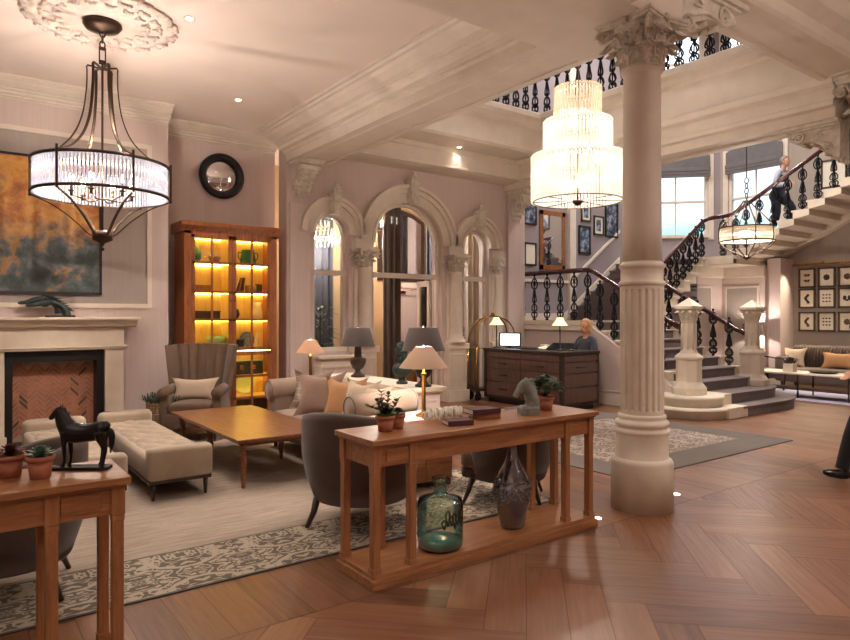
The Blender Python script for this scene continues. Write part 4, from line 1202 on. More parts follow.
# --- tub chairs
def tub_chair(label, loc, rz, fab='tub', hb=.82):
    t_ = thing('tub_chair', label, 'armchair', loc, rz)
    # horseshoe shell, opening towards +y
    n = 30; vs = []; K = 0
    def prof(u):
        a = PI/2+ (38+284*u)*PI/180            # opening centred on +y
        s = abs(u-.5)*2
        top = hb-(hb-.62)*(s**1.6)
        return a, top
    rings = []
    for i in range(n+1):
        a, top = prof(i/n); ca, sa = math.cos(a), math.sin(a)
        ro = .385; ri = .29
        pts = [(ro*.80, .19), (ro*.93, .34), (ro, .5), (ro*1.01, top-.05), (ro*.99, top-.015), ((ro+ri)/2, top), (ri*1.03, top-.018), (ri, top-.06), (ri*1.0, .40), (ri*.98, .22)]
        rings.append([(r*ca*1.0, r*sa*1.0, z) for r, z in pts])
    k = len(rings[0]); vs = [p for q in rings for p in q]
    fs = [(i*k+j, i*k+(j+1) % k, (i+1)*k+(j+1) % k, (i+1)*k+j) for i in range(n) for j in range(k)]
    fs += [tuple(range(k)), tuple(n*k+j for j in reversed(range(k)))]
    mb = MB().add(vs, fs, True); build('backrest', mb, fab, t_)
    mb = MB(); mb.lathe([(0,.18),(.30,.18),(.31,.2),(.31,.28),(0,.28)], n=28); softbox(mb, -.19, .19, .05, .36, .19, .29, .03); build('seat_base', mb, fab, t_)
    mb = MB(); softbox(mb, -.245, .245, -.2, .36, .28, .43, .05, .02); build('seat_cushion', mb, 'taupe', t_)
    for x, y in ((-.22, .27), (.22, .27), (-.2, -.22), (.2, -.22)):
        build('leg', MB().tube([(x, y, .2), (x*1.08, y*1.08, .1), (x*1.22, y*1.25, 0)], [.026, .02, .013], 8), 'darkwood', t_)
    return t_
tub_chair('dark taupe tub armchair behind the centre console, back turned to the viewer', (2.43, 4.10, .009), -PI/2+.55).scale = (1.12, 1.12, 1.02)
tub_chair('dark tub armchair seen under the right half of the centre console', (3.70, 3.90, .009), .75, 'tub', .76)
tub_chair('dark grey tub armchair behind the left foreground console', (.25, 4.15, .009), PI/2-.2)

# --- upholstered benches before the fire
def bench(label, x0, x1, y0, y1, hz=.36):
    cx, cy = (x0+x1)/2, (y0+y1)/2; w, l = (x1-x0)/2, (y1-y0)/2
    t_ = thing('upholstered_bench', label, 'bench', (cx, cy, .008))
    build('frame', MB().box(-w+.01, w-.01, -l+.02, l-.02, .135, .165), 'darkwood', t_, .003)
    mb = MB(); softbox(mb, -w, w, -l+.03, l-.1, .165, hz, .035, .0)
    build('seat', mb, 'bench', t_)
    # tufted top
    N = 28; 
    def top(u, v):
        x = (u-.5)*2*(w-.03); y = -l+.1+v*(2*l-.26)
        fx = u*4; fy = v*12
        d = 0
        d = abs(math.sin(PI*(fx+fy)/2))*abs(math.sin(PI*(fx-fy)/2))
        e = min(1, min(u, 1-u)*9, min(v, 1-v)*20)
        return (x, y, hz-.012+(.012+.03*d**.5)*e)
    build('tufted_cushion', MB().grid(top, 32, 80), 'bench', t_)
    mb = MB(); softbox(mb, -w, w, -l, -l+.13, .165, hz+.065, .04, .0)
    build('bolster', mb, 'bench', t_)
    mb = MB(); softbox(mb, -w-.01, w+.01, l-.16, l, .165, hz+.11, .06, .0)
    build('bolster', mb, 'bench', t_)
    for x in (-w+.05, w-.05):
        for y in (-l+.06, l-.06): build('leg', MB().tube([(x, y, .14), (x, y, 0)], [.022, .012], 10), 'darkwood', t_)
    return t_
bench('beige tufted bench with bolster ends beside the coffee table', 1.27, 1.79, 5.45, 7.66)
bench('beige tufted bench behind the bronze horse, in front of the fire', .58, 1.12, 5.42, 7.55)

# --- wingback chair
def wingback(label, loc, rz):
    t_ = thing('wingback_chair', label, 'armchair', loc, rz)      # faces -y
    mb = MB()
    # channelled back
    def back(u, v):
        x = (u-.5)*(.62+.24*v); z = .36+v*.76
        ch = abs(math.sin(PI*u*7))**.5*.042
        wing = .26*max(0, abs(u-.5)*2-.74)/.26
        return (x, .20+.14*v-ch-wing*.62, z+.02*math.cos((u-.5)*PI))
    def bk(u, v):
        x = (u-.5)*(.66+.24*v); z = .18+v*.94
        wing = .26*max(0, abs(u-.5)*2-.74)/.26
        return (x, .30+.13*v-wing*.5, z+.02*math.cos((u-.5)*PI))
    mb.grid(back, 84, 12); mb.grid(bk, 40, 10)
    tp = [back(i/40, 1) for i in range(41)]; tq = [bk(i/40, 1) for i in range(41)]
    vs = tp+tq; mb.add(vs, [(i, i+1, 42+i, 41+i) for i in range(40)], True)
    for e in (0, 1):
        a = [back(e, i/10) for i in range(11)]; b = [bk(e, i/10) for i in range(11)]
        mb.add(a+b, [(i, i+1, 12+i, 11+i) for i in range(10)], True)
    build('backrest', mb, 'taupe', t_)
    mb = MB(); softbox(mb, -.30, .30, -.36, .28, .16, .34, .03); build('seat_base', mb, 'taupe', t_)
    mb = MB(); softbox(mb, -.235, .235, -.38, .22, .34, .46, .04, .02); build('seat_cushion', mb, 'taupe', t_)
    for s in (-1, 1):
        mb = MB(); softbox(mb, s*.30-.055, s*.30+.055, -.34, .30, .16, .56, .03)
        mb.tube([(s*.31, -.37, .575), (s*.31, .26, .60)], [.064, .058], 14)
        arm = build('arm', mb, 'taupe', t_)
        mb = MB()
        for k in range(14): a = 2*PI*k/14; mb.sphere((s*.31+.05*math.cos(a), -.374, .575+.05*math.sin(a)), .006, 6, 4)
        for k in range(8):
            for e in (-.042, .042): mb.sphere((s*.30+e, -.344, .2+.04*k), .006, 6, 4)
        build('nailheads', mb, 'brass', arm)['kind'] = 'stuff'
    for x in (-.28, .28):
        build('leg', MB().tube([(x, -.3, .17), (x, -.31, 0)], [.028, .015], 8), 'darkwood', t_)
        build('leg', MB().tube([(x, .26, .17), (x, .32, 0)], [.026, .015], 8), 'darkwood', t_)
    return t_
wingback('brown wingback armchair with channelled back in front of the cabinet', (2.46, 8.13, .008), -.52)
put('lumbar_cushion', cushion_mb(.50, .26, .13), 'cushion_light', 'cream lumbar cushion resting in the wingback chair', 'cushion', T(2.415, 8.07, .475, -.52, rx=-.25))

# --- sofa (faces -x)
sf = thing('sofa', 'taupe roll-arm sofa with cushions facing the coffee table', 'sofa', (3.3, 6.12, .008))
mb = MB(); softbox(mb, -.32, .35, -.9, .9, .12, .30, .03); build('seat_base', mb, 'taupe_sofa', sf)
for s in (-1, 1):
    mb = MB(); softbox(mb, -.34, .15, -.41+s*.415, .41+s*.415, .30, .43, .04, .02); build('seat_cushion', mb, 'taupe_sofa', sf)
mb = MB(); softbox(mb, .12, .34, -.92, .92, .25, .66, .06); mb.tube([(.25, -.92, .68), (.25, .92, .68)], .095, 16)
build('backrest', mb, 'taupe_sofa', sf)
for s in (-1, 1):
    mb = MB(); softbox(mb, -.32, .34, s*.92-.09, s*.92+.09, .12, .60, .04)
    mb.tube([(-.35, s*.93, .64), (.32, s*.93, .66)], [.125, .125], 18)
    mb.sphere((.33, s*.93, .66), (.05, .125, .125), 14, 8)
    ar = build('arm', mb, 'taupe_sofa', sf)
    build('piping', MB().torus((-.353, s*.93, .64), .11, .007, 28, 6, 'x'), 'taupe', ar)
for x in (-.28, .28):
    for y in (-.9, .9): build('foot', MB().tube([(x, y, .12), (x, y, 0)], [.03, .018], 8), 'darkwood', sf)
# cushions on the sofa, from the far end
cs = [((3.27, 6.72), 'tartan', .44, 'grey tartan cushion at the far end of the sofa', -.5), ((3.16, 6.25), 'cushion_rose', .46, 'plain rose-brown cushion in front of the tartan one on the sofa', -.75),
      ((3.26, 5.92), 'cushion_gold', .42, 'golden tan cushion on the sofa right of the rose-brown one', -.5), ((3.28, 5.66), 'cushion_light', .42, 'pale cushion with pointed corners near the middle of the sofa', -.2),
      ((3.3, 5.42), 'cushion_light', .40, 'brightly lit pale cushion nearest the near sofa arm', -.05)]
for (x, y), m_, w_, lb, a in cs:
    put('sofa_cushion', cushion_mb(w_, w_*.92, .15, .05), m_, lb, 'cushion', T(x, y, .445, -PI/2-a, rx=-.28), 'cushions on the taupe sofa')

# ================================================================= RUGS
def rug(label, x0, x1, y0, y1, bw, mats, z=.008):
    t_ = thing('rug', label, 'rug', ((x0+x1)/2, (y0+y1)/2, 0)); hx, hy = (x1-x0)/2, (y1-y0)/2
    build('edge', MB().prism(rounded(-hx, hx, -hy, hy, .02, 3), 'z', .0005, z-.001), mats[0], t_)
    b = MB(); e = .02
    for q in ((-hx+e, hx-e, -hy+e, -hy+bw), (-hx+e, hx-e, hy-bw, hy-e), (-hx+e, -hx+bw, -hy+bw, hy-bw), (hx-bw, hx-e, -hy+bw, hy-bw)):
        b.box(q[0], q[1], q[2], q[3], .001, z)
    build('border', b, mats[1], t_)
    build('border_line', MB().box(-hx+bw, hx-bw, -hy+bw, hy-bw, .001, z-.0005), mats[0], t_)
    build('field', MB().box(-hx+bw+.02, hx-bw-.02, -hy+bw+.02, hy-bw-.02, .001, z), mats[2], t_)
    return t_
rug('large lounge rug with streaked beige field and damask border', -2.9, 3.98, 3.62, 8.45, .62, ['rug_edge', 'rug_damask', 'rug_field'])
rug('grey bordered patterned rug between the round column and the reception desk', 5.0, 8.2, 3.67, 6.5, .42, ['rug_edge', 'rug_grey', 'rug_pattern2'])
rug('pale bluish rug under the far seating at the right edge', 12.1, 14.6, 3.6, 6.55, .1, ['rug_blue', 'rug_blue', 'rug_blue'])
# ================================================================= PLANTS AND SMALL THINGS
def leaf_mb(mb, p, d, L, w, droop=.2, n=4, up=(0,0,1)):
    d = Vector(d).normalized(); side = d.cross(Vector(up))
    if side.length < 1e-3: side = Vector((1,0,0))
    side.normalize(); nrm = side.cross(d)
    vs = []
    for i in range(n+1):
        t_ = i/n; c = Vector(p)+d*(L*t_)-Vector((0,0,1))*(droop*L*t_*t_)
        ww = w*math.sin(PI*min(.98, t_*.9+.08))**.8*.5
        vs += [c-side*ww+nrm*ww*.25, c+Vector((0,0,0)), c+side*ww+nrm*ww*.25]
    fs = []
    for i in range(n):
        b = i*3; fs += [(b, b+1, b+4, b+3), (b+1, b+2, b+5, b+4)]
    mb.add(vs, fs, True)
def pot_mb(r, h):
    return MB().lathe([(0,0),(r*.68,0),(r*.9,h*.78),(r*.9,h*.78),(r,h*.8),(r*1.02,h),(r*.86,h),(r*.84,h*.86),(0,h*.86)], n=24)
def potted(name, label, loc, r, h, kind, group=None):
    t_ = thing(name, label, 'plant', loc, 0, group)
    build('pot', pot_mb(r, h), 'terracotta', t_)
    build('soil', MB().lathe([(0,h*.88),(r*.83,h*.88),(r*.83,h*.865),(0,h*.865)], n=18), 'soil', t_)
    rnd = random.Random(hash(label) % 1000 if False else len(label)*7)
    mb = MB()
    if kind == 'rosette' or kind == 'red':
        for k in range(46):
            a = k*2.4; q = k/46
            leaf_mb(mb, (0, 0, h*.95+.02*(1-q)), (math.cos(a)*(.25+q), math.sin(a)*(.25+q), 1.15-q*.95), r*(.55+.75*q), r*.42, .1)
        build('foliage', mb, 'leaf_grey' if kind == 'rosette' else 'leaf_red', t_)
    elif kind == 'jade':
        st_ = MB(); tips = []
        for k in range(6):
            a = 2*PI*k/6+.3; rr = .028+.045*(k % 2); top = h+.06+.085*rnd.random()+(.05 if k == 1 else 0)
            pth = smoothpath([(0,0,h*.85), (rr*.5*math.cos(a), rr*.5*math.sin(a), h+.03), (rr*math.cos(a), rr*math.sin(a), top)], 4)
            st_.tube(pth, [.006-.003*i/len(pth) for i in range(len(pth))], 6)
            for q in range(10):
                t_q = .3+.7*q/9; pp = pth[min(len(pth)-1, int(t_q*(len(pth)-1)))]
                b = q*2.2+k
                leaf_mb(mb, pp, (math.cos(b), math.sin(b), .7), .034, .024, .0)
                leaf_mb(mb, pp, (-math.cos(b), -math.sin(b), .6), .034, .024, .0)
        for k in range(2):
            a = PI+.5*k
            for q in range(8): leaf_mb(mb, (-.03-.012*q, .01*k, h+.03+.004*q), (math.cos(q*2), math.sin(q*2), .6), .034, .026, 0)
        build('stem', st_, 'book_tan', t_); build('foliage', mb, 'leaf_dark', t_)
        m2 = MB()
        for k in range(60): 
            a = rnd.random()*6.28; q = rnd.random()**.5*r*.95
            leaf_mb(m2, (q*math.cos(a), q*math.sin(a), h*.95), (math.cos(a)*.6, math.sin(a)*.6, .8), .035, .02, .2)
        build('moss', m2, 'leaf_bright', t_)
    elif kind == 'ball':
        for k in range(120):
            a = rnd.random()*6.28; ph = rnd.random()*1.4
            d = (math.cos(a)*math.cos(ph), math.sin(a)*math.cos(ph), math.sin(ph))
            leaf_mb(mb, (d[0]*r*.75, d[1]*r*.75, h*.93+d[2]*r*.6), d, r*.4, r*.22, 0)
        build('foliage', mb, 'leaf_dark', t_)
    elif kind == 'bush':
        st_ = MB()
        for k in range(18):
            a = k*2.4; rr = .03+.08*rnd.random(); z = h+.03+.09*rnd.random()
            st_.tube([(0,0,h*.85), (rr*.4*math.cos(a), rr*.4*math.sin(a), h+.02), (rr*math.cos(a), rr*math.sin(a), z)], [.003,.0025,.0015], 5)
        build('stem', st_, 'leaf', t_)
        for k in range(330):
            a = rnd.random()*6.28; ph = rnd.random()*2.1-.5; rr = (.6+.4*rnd.random())
            c = (math.cos(a)*math.cos(ph)*.105*rr, math.sin(a)*math.cos(ph)*.105*rr, h+.07+math.sin(ph)*.075*rr)
            leaf_mb(mb, c, (math.cos(a)+rnd.random()-.5, math.sin(a)+rnd.random()-.5, rnd.random()*1.2-.3), .04, .024, .3, 3)
        build('foliage', mb, 'leaf', t_)
    return t_
TZ = .821
potted('potted_plant', 'small leafy succulent in a terracotta pot, taller of the pair on the centre console', (2.07, 3.22, TZ), .058, .092, 'jade')
potted('potted_plant', 'little round green plant in a terracotta pot right of the tall succulent', (2.185, 3.26, TZ), .048, .085, 'ball')
potted('potted_plant', 'bushy green plant in an orange pot beside the horse head on the centre console', (3.48, 3.27, TZ), .064, .10, 'bush')
potted('potted_succulent', 'grey-green rosette succulent in a terracotta pot on the left console', (.305, 3.14, TZ), .055, .095, 'rosette')
potted('potted_succulent', 'reddish spiky succulent in a terracotta pot at the left edge of the picture', (.205, 3.24, TZ), .058, .095, 'red')

# wicker basket of lavender by the wingback chair
t_ = thing('wicker_basket', 'wicker basket of dry grey-green lavender beside the wingback chair', 'basket', (2.09, 8.26, .0085))
mb = MB(); mb.lathe([(0,.0),(.15,0),(.16,.02),(.18,.43),(.185,.45),(.17,.45),(.15,.05),(0,.05)], n=28)
for k in range(15): mb.torus((0,0,.03+.028*k), .158+.0017*k, .009, 26, 5)
for k in range(26):
    a = 2*PI*k/26; mb.tube([(.163*math.cos(a), .163*math.sin(a), .01), (.182*math.cos(a), .186*math.sin(a), .44)], .006, 5)
build('basket', mb, 'wicker', t_)
mb = MB(); rnd = random.Random(9)
for k in range(170):
    a = rnd.random()*6.28; q = rnd.random()**.5*.13; s_ = .35+.9*q/.13
    leaf_mb(mb, (q*math.cos(a), q*math.sin(a), .40), (math.cos(a)*s_, math.sin(a)*s_, 1.1), .17+.06*rnd.random(), .016, .12)
build('foliage', mb, 'leaf_grey', t_)
m2 = MB()
for k in range(60):
    a = rnd.random()*6.28; q = .05+rnd.random()**.5*.17; z = .57-.35*q+.03*rnd.random()
    m2.tube([(q*math.cos(a), q*math.sin(a), z-.05), (q*1.1*math.cos(a), q*1.1*math.sin(a), z+.02)], [.008,.004], 5)
build('flower_heads', m2, 'lavender', t_)['kind'] = 'stuff'

# ---- glass vessels on the plinth
t_ = tag(build('glass_demijohn', MB().lathe([(0,.0),(.12,0),(.138,.02),(.142,.06),(.142,.265),(.132,.3),(.09,.315),(.05,.325),(.038,.345),(.038,.40),(.05,.41),(.054,.42),(.050,.432)], n=48), 'teal_glass', loc=(2.44, 3.17, .0755)), 'squat blue-green glass demijohn on the plinth of the centre console', 'jar')
mb = MB()
rnd = random.Random(4)
x = 0
for k in range(7):
    a = -2.05+.16*k
    pts = []
    for q in range(9):
        s_ = q/8; aa = a+.11*math.sin(s_*6.3)*(.5+.5*rnd.random()); z = .17+.09*math.sin(s_*PI)*(.6+.4*((k*3) % 2))-(.02 if k % 3 == 0 else 0)
        pts.append((.143*math.cos(aa), .143*math.sin(aa), z))
    mb.tube(smoothpath(pts, 3), .0055, 6)
t2 = build('raised_lettering', mb, 'teal_dark', t_)
build('base', MB().lathe([(0,.003),(.118,.003),(.135,.02),(.138,.05),(.1,.055),(0,.04)], n=40), 'teal_base', t_)
t_ = tag(build('glass_vase', MB().lathe([(0,0),(.075,0),(.085,.015),(.10,.1),(.122,.19),(.128,.25),(.118,.31),(.085,.38),(.05,.44),(.034,.49),(.030,.53),(.030,.58),(.045,.60),(.045,.608)], n=48), 'smoke_glass', loc=(3.07, 3.19, .0755)), 'tall smoky glass bottle vase on the plinth of the centre console', 'vase')
mb = MB()
for k in range(34):
    a = 2*PI*k/34*1.0; 
    for z0_ in (.19, .215, .24, .265, .29, .315):
        q = z0_+.01*math.sin(k*3.1+z0_*70); rv = .121 if q < .22 else (.127 if q < .28 else .118)
        mb.sphere((rv*math.cos(a+z0_*9+.06*math.sin(k)), rv*math.sin(a+z0_*9+.06*math.sin(k)), q), (.006+.003*(k % 3), .006+.003*(k % 2), .006+.004*((k*7) % 3)), 6, 4)
build('raised_pattern', mb, 'smoke_glass', t_)['kind'] = 'stuff'
build('base', MB().lathe([(0,.003),(.072,.003),(.081,.016),(.097,.1),(.105,.14),(0,.14)], n=32), 'smoke_base', t_)

# ---- books, beads, horse head on the console
def book(label, loc, rz, w, d, h, m_, group='books on the centre console'):
    t_ = thing('book', label, 'book', loc, rz, group)
    build('cover', MB().box(-w/2, w/2, -d/2, d/2, 0, .004).box(-w/2, w/2, -d/2, d/2, h-.004, h).box(-w/2, w/2, -d/2, -d/2+.006, 0, h), m_, t_, .001)
    build('pages', MB().box(-w/2+.005, w/2-.005, -d/2+.006, d/2-.005, .004, h-.004), 'paper', t_)
book('burgundy book lying alone beside the stacked pair on the centre console', (2.57, 3.16, TZ), -.3, .17, .12, .03, 'book_red')
book('tan book at the bottom of the stacked pair on the centre console', (2.88, 3.26, TZ), -.45, .19, .13, .032, 'book_tan')
book('burgundy book on top of the tan book on the centre console', (2.86, 3.26, TZ+.0325), -.2, .21, .14, .034, 'book_red')
mb = MB(); rnd = random.Random(8)
for k in range(52):
    s_ = k/51; x = 2.47+.28*s_+.015*math.sin(k*2.1); y = 3.36+.02*math.cos(k*1.7); z = TZ+.02+.02*abs(math.sin(k*1.3))
    mb.tube(smoothpath([(x-.012, y-.03, z-.008), (x, y-.018, z+.03), (x+.008, y+.01, z+.032), (x+.012, y+.03, z-.006)], 2), .008, 6)
tag(build('shell_garland', mb, 'shell_white'), 'white curled shell garland behind the books on the centre console', 'garland')

def horse_bust(mb):
    nk = smoothpath([(.03,0,.035), (.035,0,.07), (.022,0,.11), (.005,0,.15), (-.008,0,.175)], 4)
    mb.tube(nk, [.043-.014*i/(len(nk)-1) for i in range(len(nk))], 12, flat=1.1, up=(1,0,0))
    mb.tube(smoothpath([(.008,0,.18), (-.025,0,.165), (-.055,0,.13), (-.072,0,.098)], 4), [.028,.03,.031,.030,.028,.026,.023,.021,.019,.018,.018,.018,.015], 12)
    mb.sphere((-.03,0,.148), (.035,.024,.034), 10, 7)
    for s in (-1, 1): mb.tube([(.0, s*.014, .185), (-.004, s*.016, .215)], [.010,.003], 6)
    for k in range(7): mb.sphere((.024+.009*k*(1 if k < 4 else .75), 0, .196-.022*k), (.017,.013,.013), 7, 5)
mb = MB(); horse_bust(mb); mb.box(-.045, .065, -.045, .045, .0, .04); mb.box(-.038,.058,-.038,.038,.04,.05)
o = tag(build('horse_head_ornament', mb, 'grey_stone', loc=(3.22, 3.2, TZ), rz=-.45), 'grey stone horse-head chess piece ornament on the centre console', 'ornament')
o.scale = (1.2, 1.15, 1.2)
r = o.modifiers.new('remesh', 'REMESH'); r.mode = 'VOXEL'; r.voxel_size = .0045; r.use_smooth_shade = True

# ---- standing bronze horse on the left console
def remesh(o, v, it=2):
    r = o.modifiers.new('remesh', 'REMESH'); r.mode = 'VOXEL'; r.voxel_size = v; r.use_smooth_shade = True
    s_ = o.modifiers.new('smooth', 'SMOOTH'); s_.iterations = it; s_.factor = .5
t_ = thing('horse_statuette', 'black bronze standing horse statuette on the left foreground console', 'statuette', (.475, 3.22, TZ), -.6)
build('base', MB().prism(rounded(-.125, .12, -.035, .035, .012), 'z', 0, .014), 'blackgloss', t_, .002)
mb = MB()   # horse faces -x, about 25 cm long
mb.tube(smoothpath([(.098,0,.165), (.085,0,.172), (.04,0,.163), (-.02,0,.160), (-.06,0,.168), (-.078,0,.17)], 4), [.018,.028,.034,.038,.039,.038,.037,.036,.036,.036,.037,.038,.040,.041,.041,.040,.038,.034,.028,.022,.018], 14, flat=1.15, up=(0,0,1))
nk = smoothpath([(-.058,0,.175), (-.078,0,.205), (-.092,0,.235), (-.102,0,.258)], 4)
mb.tube(nk, [.036-.02*i/(len(nk)-1) for i in range(len(nk))], 12, flat=1.3, up=(1,0,0))
mb.tube(smoothpath([(-.093,0,.262), (-.112,0,.254), (-.13,0,.236), (-.142,0,.222)], 4), [.016,.018,.0185,.018,.0165,.015,.0135,.0125,.012,.0115,.011,.0105,.009], 10)
for s in (-1, 1): mb.tube([(-.092, s*.008, .272), (-.09, s*.01, .292)], [.006,.002], 5)
for k in range(9): mb.sphere((-.08+.008*k*.8, 0, .266-.0125*k), (.010,.008,.011), 6, 4)
for s, dx, dx2 in ((-1, -.004, .012), (1, .006, -.012)):
    mb.tube(smoothpath([(-.064+dx, s*.018, .165), (-.068+dx, s*.019, .115), (-.066+dx, s*.019, .078), (-.066+dx, s*.019, .038), (-.07+dx, s*.019, .026), (-.075+dx, s*.019, .014)], 3), [.022,.019,.016,.0125,.011,.0105,.0105,.008,.0072,.0072,.0075,.0078,.008,.009,.0095,.0115], 10)
    mb.tube(smoothpath([(.078+dx2, s*.017, .165), (.083+dx2, s*.019, .125), (.094+dx2, s*.019, .088), (.088+dx2, s*.019, .045), (.085+dx2, s*.019, .028), (.08+dx2, s*.019, .014)], 3), [.033,.03,.026,.021,.016,.013,.0115,.010,.009,.0078,.0075,.0078,.008,.0085,.0095,.0115], 10)
b_ = build('body', mb, 'dark_bronze', t_); remesh(b_, .0035)
mb = MB(); mb.tube(smoothpath([(.106,0,.175), (.125,0,.165), (.128,0,.12), (.122,0,.07)], 4), [.006,.008,.011,.012,.013,.013,.014,.013,.012,.011,.008,.005,.003], 8); build('tail', mb, 'dark_bronze', t_)

# ---- bust on the sideboard
mb = MB()
mb.lathe([(0,0),(.07,0),(.07,.02),(.045,.03),(.04,.06),(.05,.07),(0,.075)], n=20)
mb.sphere((0,0,.14), (.085,.125,.08), 14, 9); mb.tube([(0,0,.16),(-.01,0,.25)], [.05,.042], 12); mb.sphere((-.01,0,.31), (.085,.068,.095), 16, 11)
for k in range(26):
    a = k*2.4; ph = .1+1.3*(k/26); mb.sphere((.0+.075*math.cos(a)*math.cos(ph), .068*math.sin(a)*math.cos(ph), .32+.085*math.sin(ph)), (.024,.024,.02), 6, 4)
mb.tube([(-.085,0,.31),(-.105,0,.29)], [.012,.010], 6); mb.sphere((-.075,0,.255), (.02,.022,.018), 8, 5)
o = tag(build('bust', mb, 'verdigris', loc=(3.93, 5.78, .771), rz=.6), 'dark green bronze bust of a curly-haired head on the sideboard', 'bust')
remesh(o, .006, 1)
o.scale = (.9, .9, 1.08)

# ================================================================= LAMPS
def point(name, loc, W, col=(1,.86,.76), r=.04, parent=None):
    l = bpy.data.lights.new(name, 'POINT'); l.energy = W; l.color = col; l.shadow_soft_size = r
    o = bpy.data.objects.new(name, l); COL.objects.link(o); o.location = loc
    if parent: o.parent = parent
    return o
def spot(name, loc, W, ang=110, col=(1,.88,.80), r=.05, blend=.8, rot=(0,0,0)):
    l = bpy.data.lights.new(name, 'SPOT'); l.energy = W; l.color = col; l.shadow_soft_size = r; l.spot_size = ang*PI/180; l.spot_blend = blend
    o = bpy.data.objects.new(name, l); COL.objects.link(o); o.location = loc; o.rotation_euler = rot
    return o
def shade_mb(r0, r1, h, t_=.003, n=36):
    return MB().lathe([(r1, 0), (r0, h), (r0-t_, h), (r1-t_, 0), (r1, 0)], n=n, cap=False)
def lamp(label, loc, body, bmat, sz, r0, r1, h, smat, W, foot_extra=None, n=36):
    t_ = thing('table_lamp', label, 'lamp', loc)
    build('base', body, bmat, t_)
    build('lamp_shade', shade_mb(r0, r1, h, n=n), smat, t_, loc=(0,0,sz))
    build('finial', MB().sphere((0,0,sz+h+.012), .012, 8, 6).cyl((0,0,sz+.02), (0,0,sz+h+.01), .003, n=6).cyl((-r0+.002,0,sz+h-.01), (r0-.002,0,sz+h-.01), .002, n=5), 'chrome', t_)
    build('bulb', MB().sphere((0,0,sz+h*.4), .025, 10, 7), 'bulb', t_)
    if W: point('lamp_light', (loc[0], loc[1], loc[2]+sz+h*.45+.03), W)
    return t_
urn = lambda: MB().lathe([(0,0),(.085,0),(.085,.02),(.06,.035),(.035,.06),(.03,.08),(.07,.11),(.095,.17),(.10,.21),(.085,.225),(.05,.235),(.045,.26),(.04,.36),(.06,.38),(.06,.395),(.02,.40),(.012,.43),(0,.43)], n=28)
lamp('dark urn table lamp with a grey shade at the left end of the sideboard', (3.95, 6.75, .771), urn(), 'darkwood', .37, .14, .205, .22, 'shade_grey', 4)
lamp('dark urn table lamp with a grey shade behind the brass lamp on the sideboard', (3.95, 5.42, .771), urn(), 'dark_bronze', .37, .15, .225, .24, 'shade_grey', 6)
brass = lambda h: MB().lathe([(0,0),(.075,0),(.075,.015),(.05,.025),(.035,.03),(.022,.04),(.02,.06),(.018,h-.08),(.028,h-.07),(.028,h-.05),(.012,h-.04),(.012,h),(0,h)], n=20)
lamp('bright brass column lamp with tan coolie shade beside the sofa arm', (3.46, 4.74, .594), brass(.44), 'brass', .44, .075, .225, .19, 'shade_tan', 28)
lamp('brass lamp with a pleated tan shade lit behind the far end of the sofa', (3.9, 7.92, .6), brass(.42), 'brass', .41, .07, .19, .17, 'shade_lit', 8)
t_ = thing('side_table', 'small round side table under the far brass lamp behind the sofa', 'table', (3.9, 7.92, 0))
build('tabletop', MB().lathe([(0,.575),(.24,.575),(.24,.599),(0,.599)], n=28), 'darkwood', t_)
build('pedestal', MB().lathe([(0,0),(.15,0),(.14,.03),(.03,.06),(.03,.575),(0,.575)], n=16), 'darkwood', t_)

# ---- drum chandelier over the lounge
ch = thing('drum_chandelier', 'large bronze drum chandelier with glass rods hanging over the lounge at the left', 'chandelier', (1.12, 6.5, 2.13))
R = .565
zt, zb_ = .74, .46
build('canopy', MB().lathe([(0,2.065),(.16,2.035),(.165,2.015),(.14,1.98),(.03,1.95),(0,1.94)], n=32), 'bronze', ch)
mb = MB()
for k, z in enumerate((1.94, 1.89, 1.84)): mb.torus((0,0,z), .022, .007, 14, 6, 'x' if k % 2 else 'y', 1, 1.5)
build('chain', mb, 'bronze', ch)
mb = MB().box(-.03,.03,-.006,.006,1.66,1.70).box(-.03,.03,-.006,.006,1.79,1.82).box(-.03,-.02,-.006,.006,1.66,1.82).box(.02,.03,-.006,.006,1.66,1.82)
mb.cyl((0,0,.05),(0,0,1.68),.010,n=8); mb.lathe([(0,.0),(.012,.01),(.02,.03),(.085,.06),(.09,.14),(0,.15)], n=24); mb.sphere((0,0,-.02), .02, 8, 6)
build('stem', mb, 'bronze', ch)
for k in range(6):
    a = PI/6+PI*k/3+.25; ca, sa = math.cos(a), math.sin(a)
    P = lambda r, z: (r*ca, r*sa, z)
    mb = MB()
    mb.tube(smoothpath([P(.02, 1.62), P(.12, 1.64), P(.125, 1.60)], 2)+smoothpath([P(.125, 1.59), P(.13, 1.42), P(.165, 1.18), P(.25, .98), P(.40, .83), P(R+.01, zt+.015)], 5), .016, 4, False, flat=.45)
    mb.box(0,0,0,0,0,0)
    mb.tube([P(R+.012, zt+.05), P(R+.012, zb_-.03)], .014, 4, False)
    mb.tube(smoothpath([P(R+.01, zb_-.02), P(.40, .36), P(.24, .24), P(.12, .12), P(.08, .10)], 5), .015, 4, False, flat=.45)
    build('arm', mb, 'bronze', ch)
mb = MB()
for z in (zt, zb_): mb.lathe([(R-.004,z-.012),(R+.012,z-.012),(R+.012,z+.012),(R-.004,z+.012),(R-.004,z-.012)], n=64, cap=False)
build('rings', mb, 'bronze', ch)
mb = MB()
for k in range(110):
    a = 2*PI*k/110; mb.cyl((.545*math.cos(a), .545*math.sin(a), zb_-.005), (.545*math.cos(a), .545*math.sin(a), zt+.005), .0105, n=6)
build('glass_rods', mb, 'rod_cool', ch)
for k in range(6):
    a = PI*k/3; x, y = .25*math.cos(a), .25*math.sin(a)
    build('candle_bulb', MB().sphere((x, y, .60), (.022,.022,.035), 8, 6), 'bulb', ch)
mb = MB()
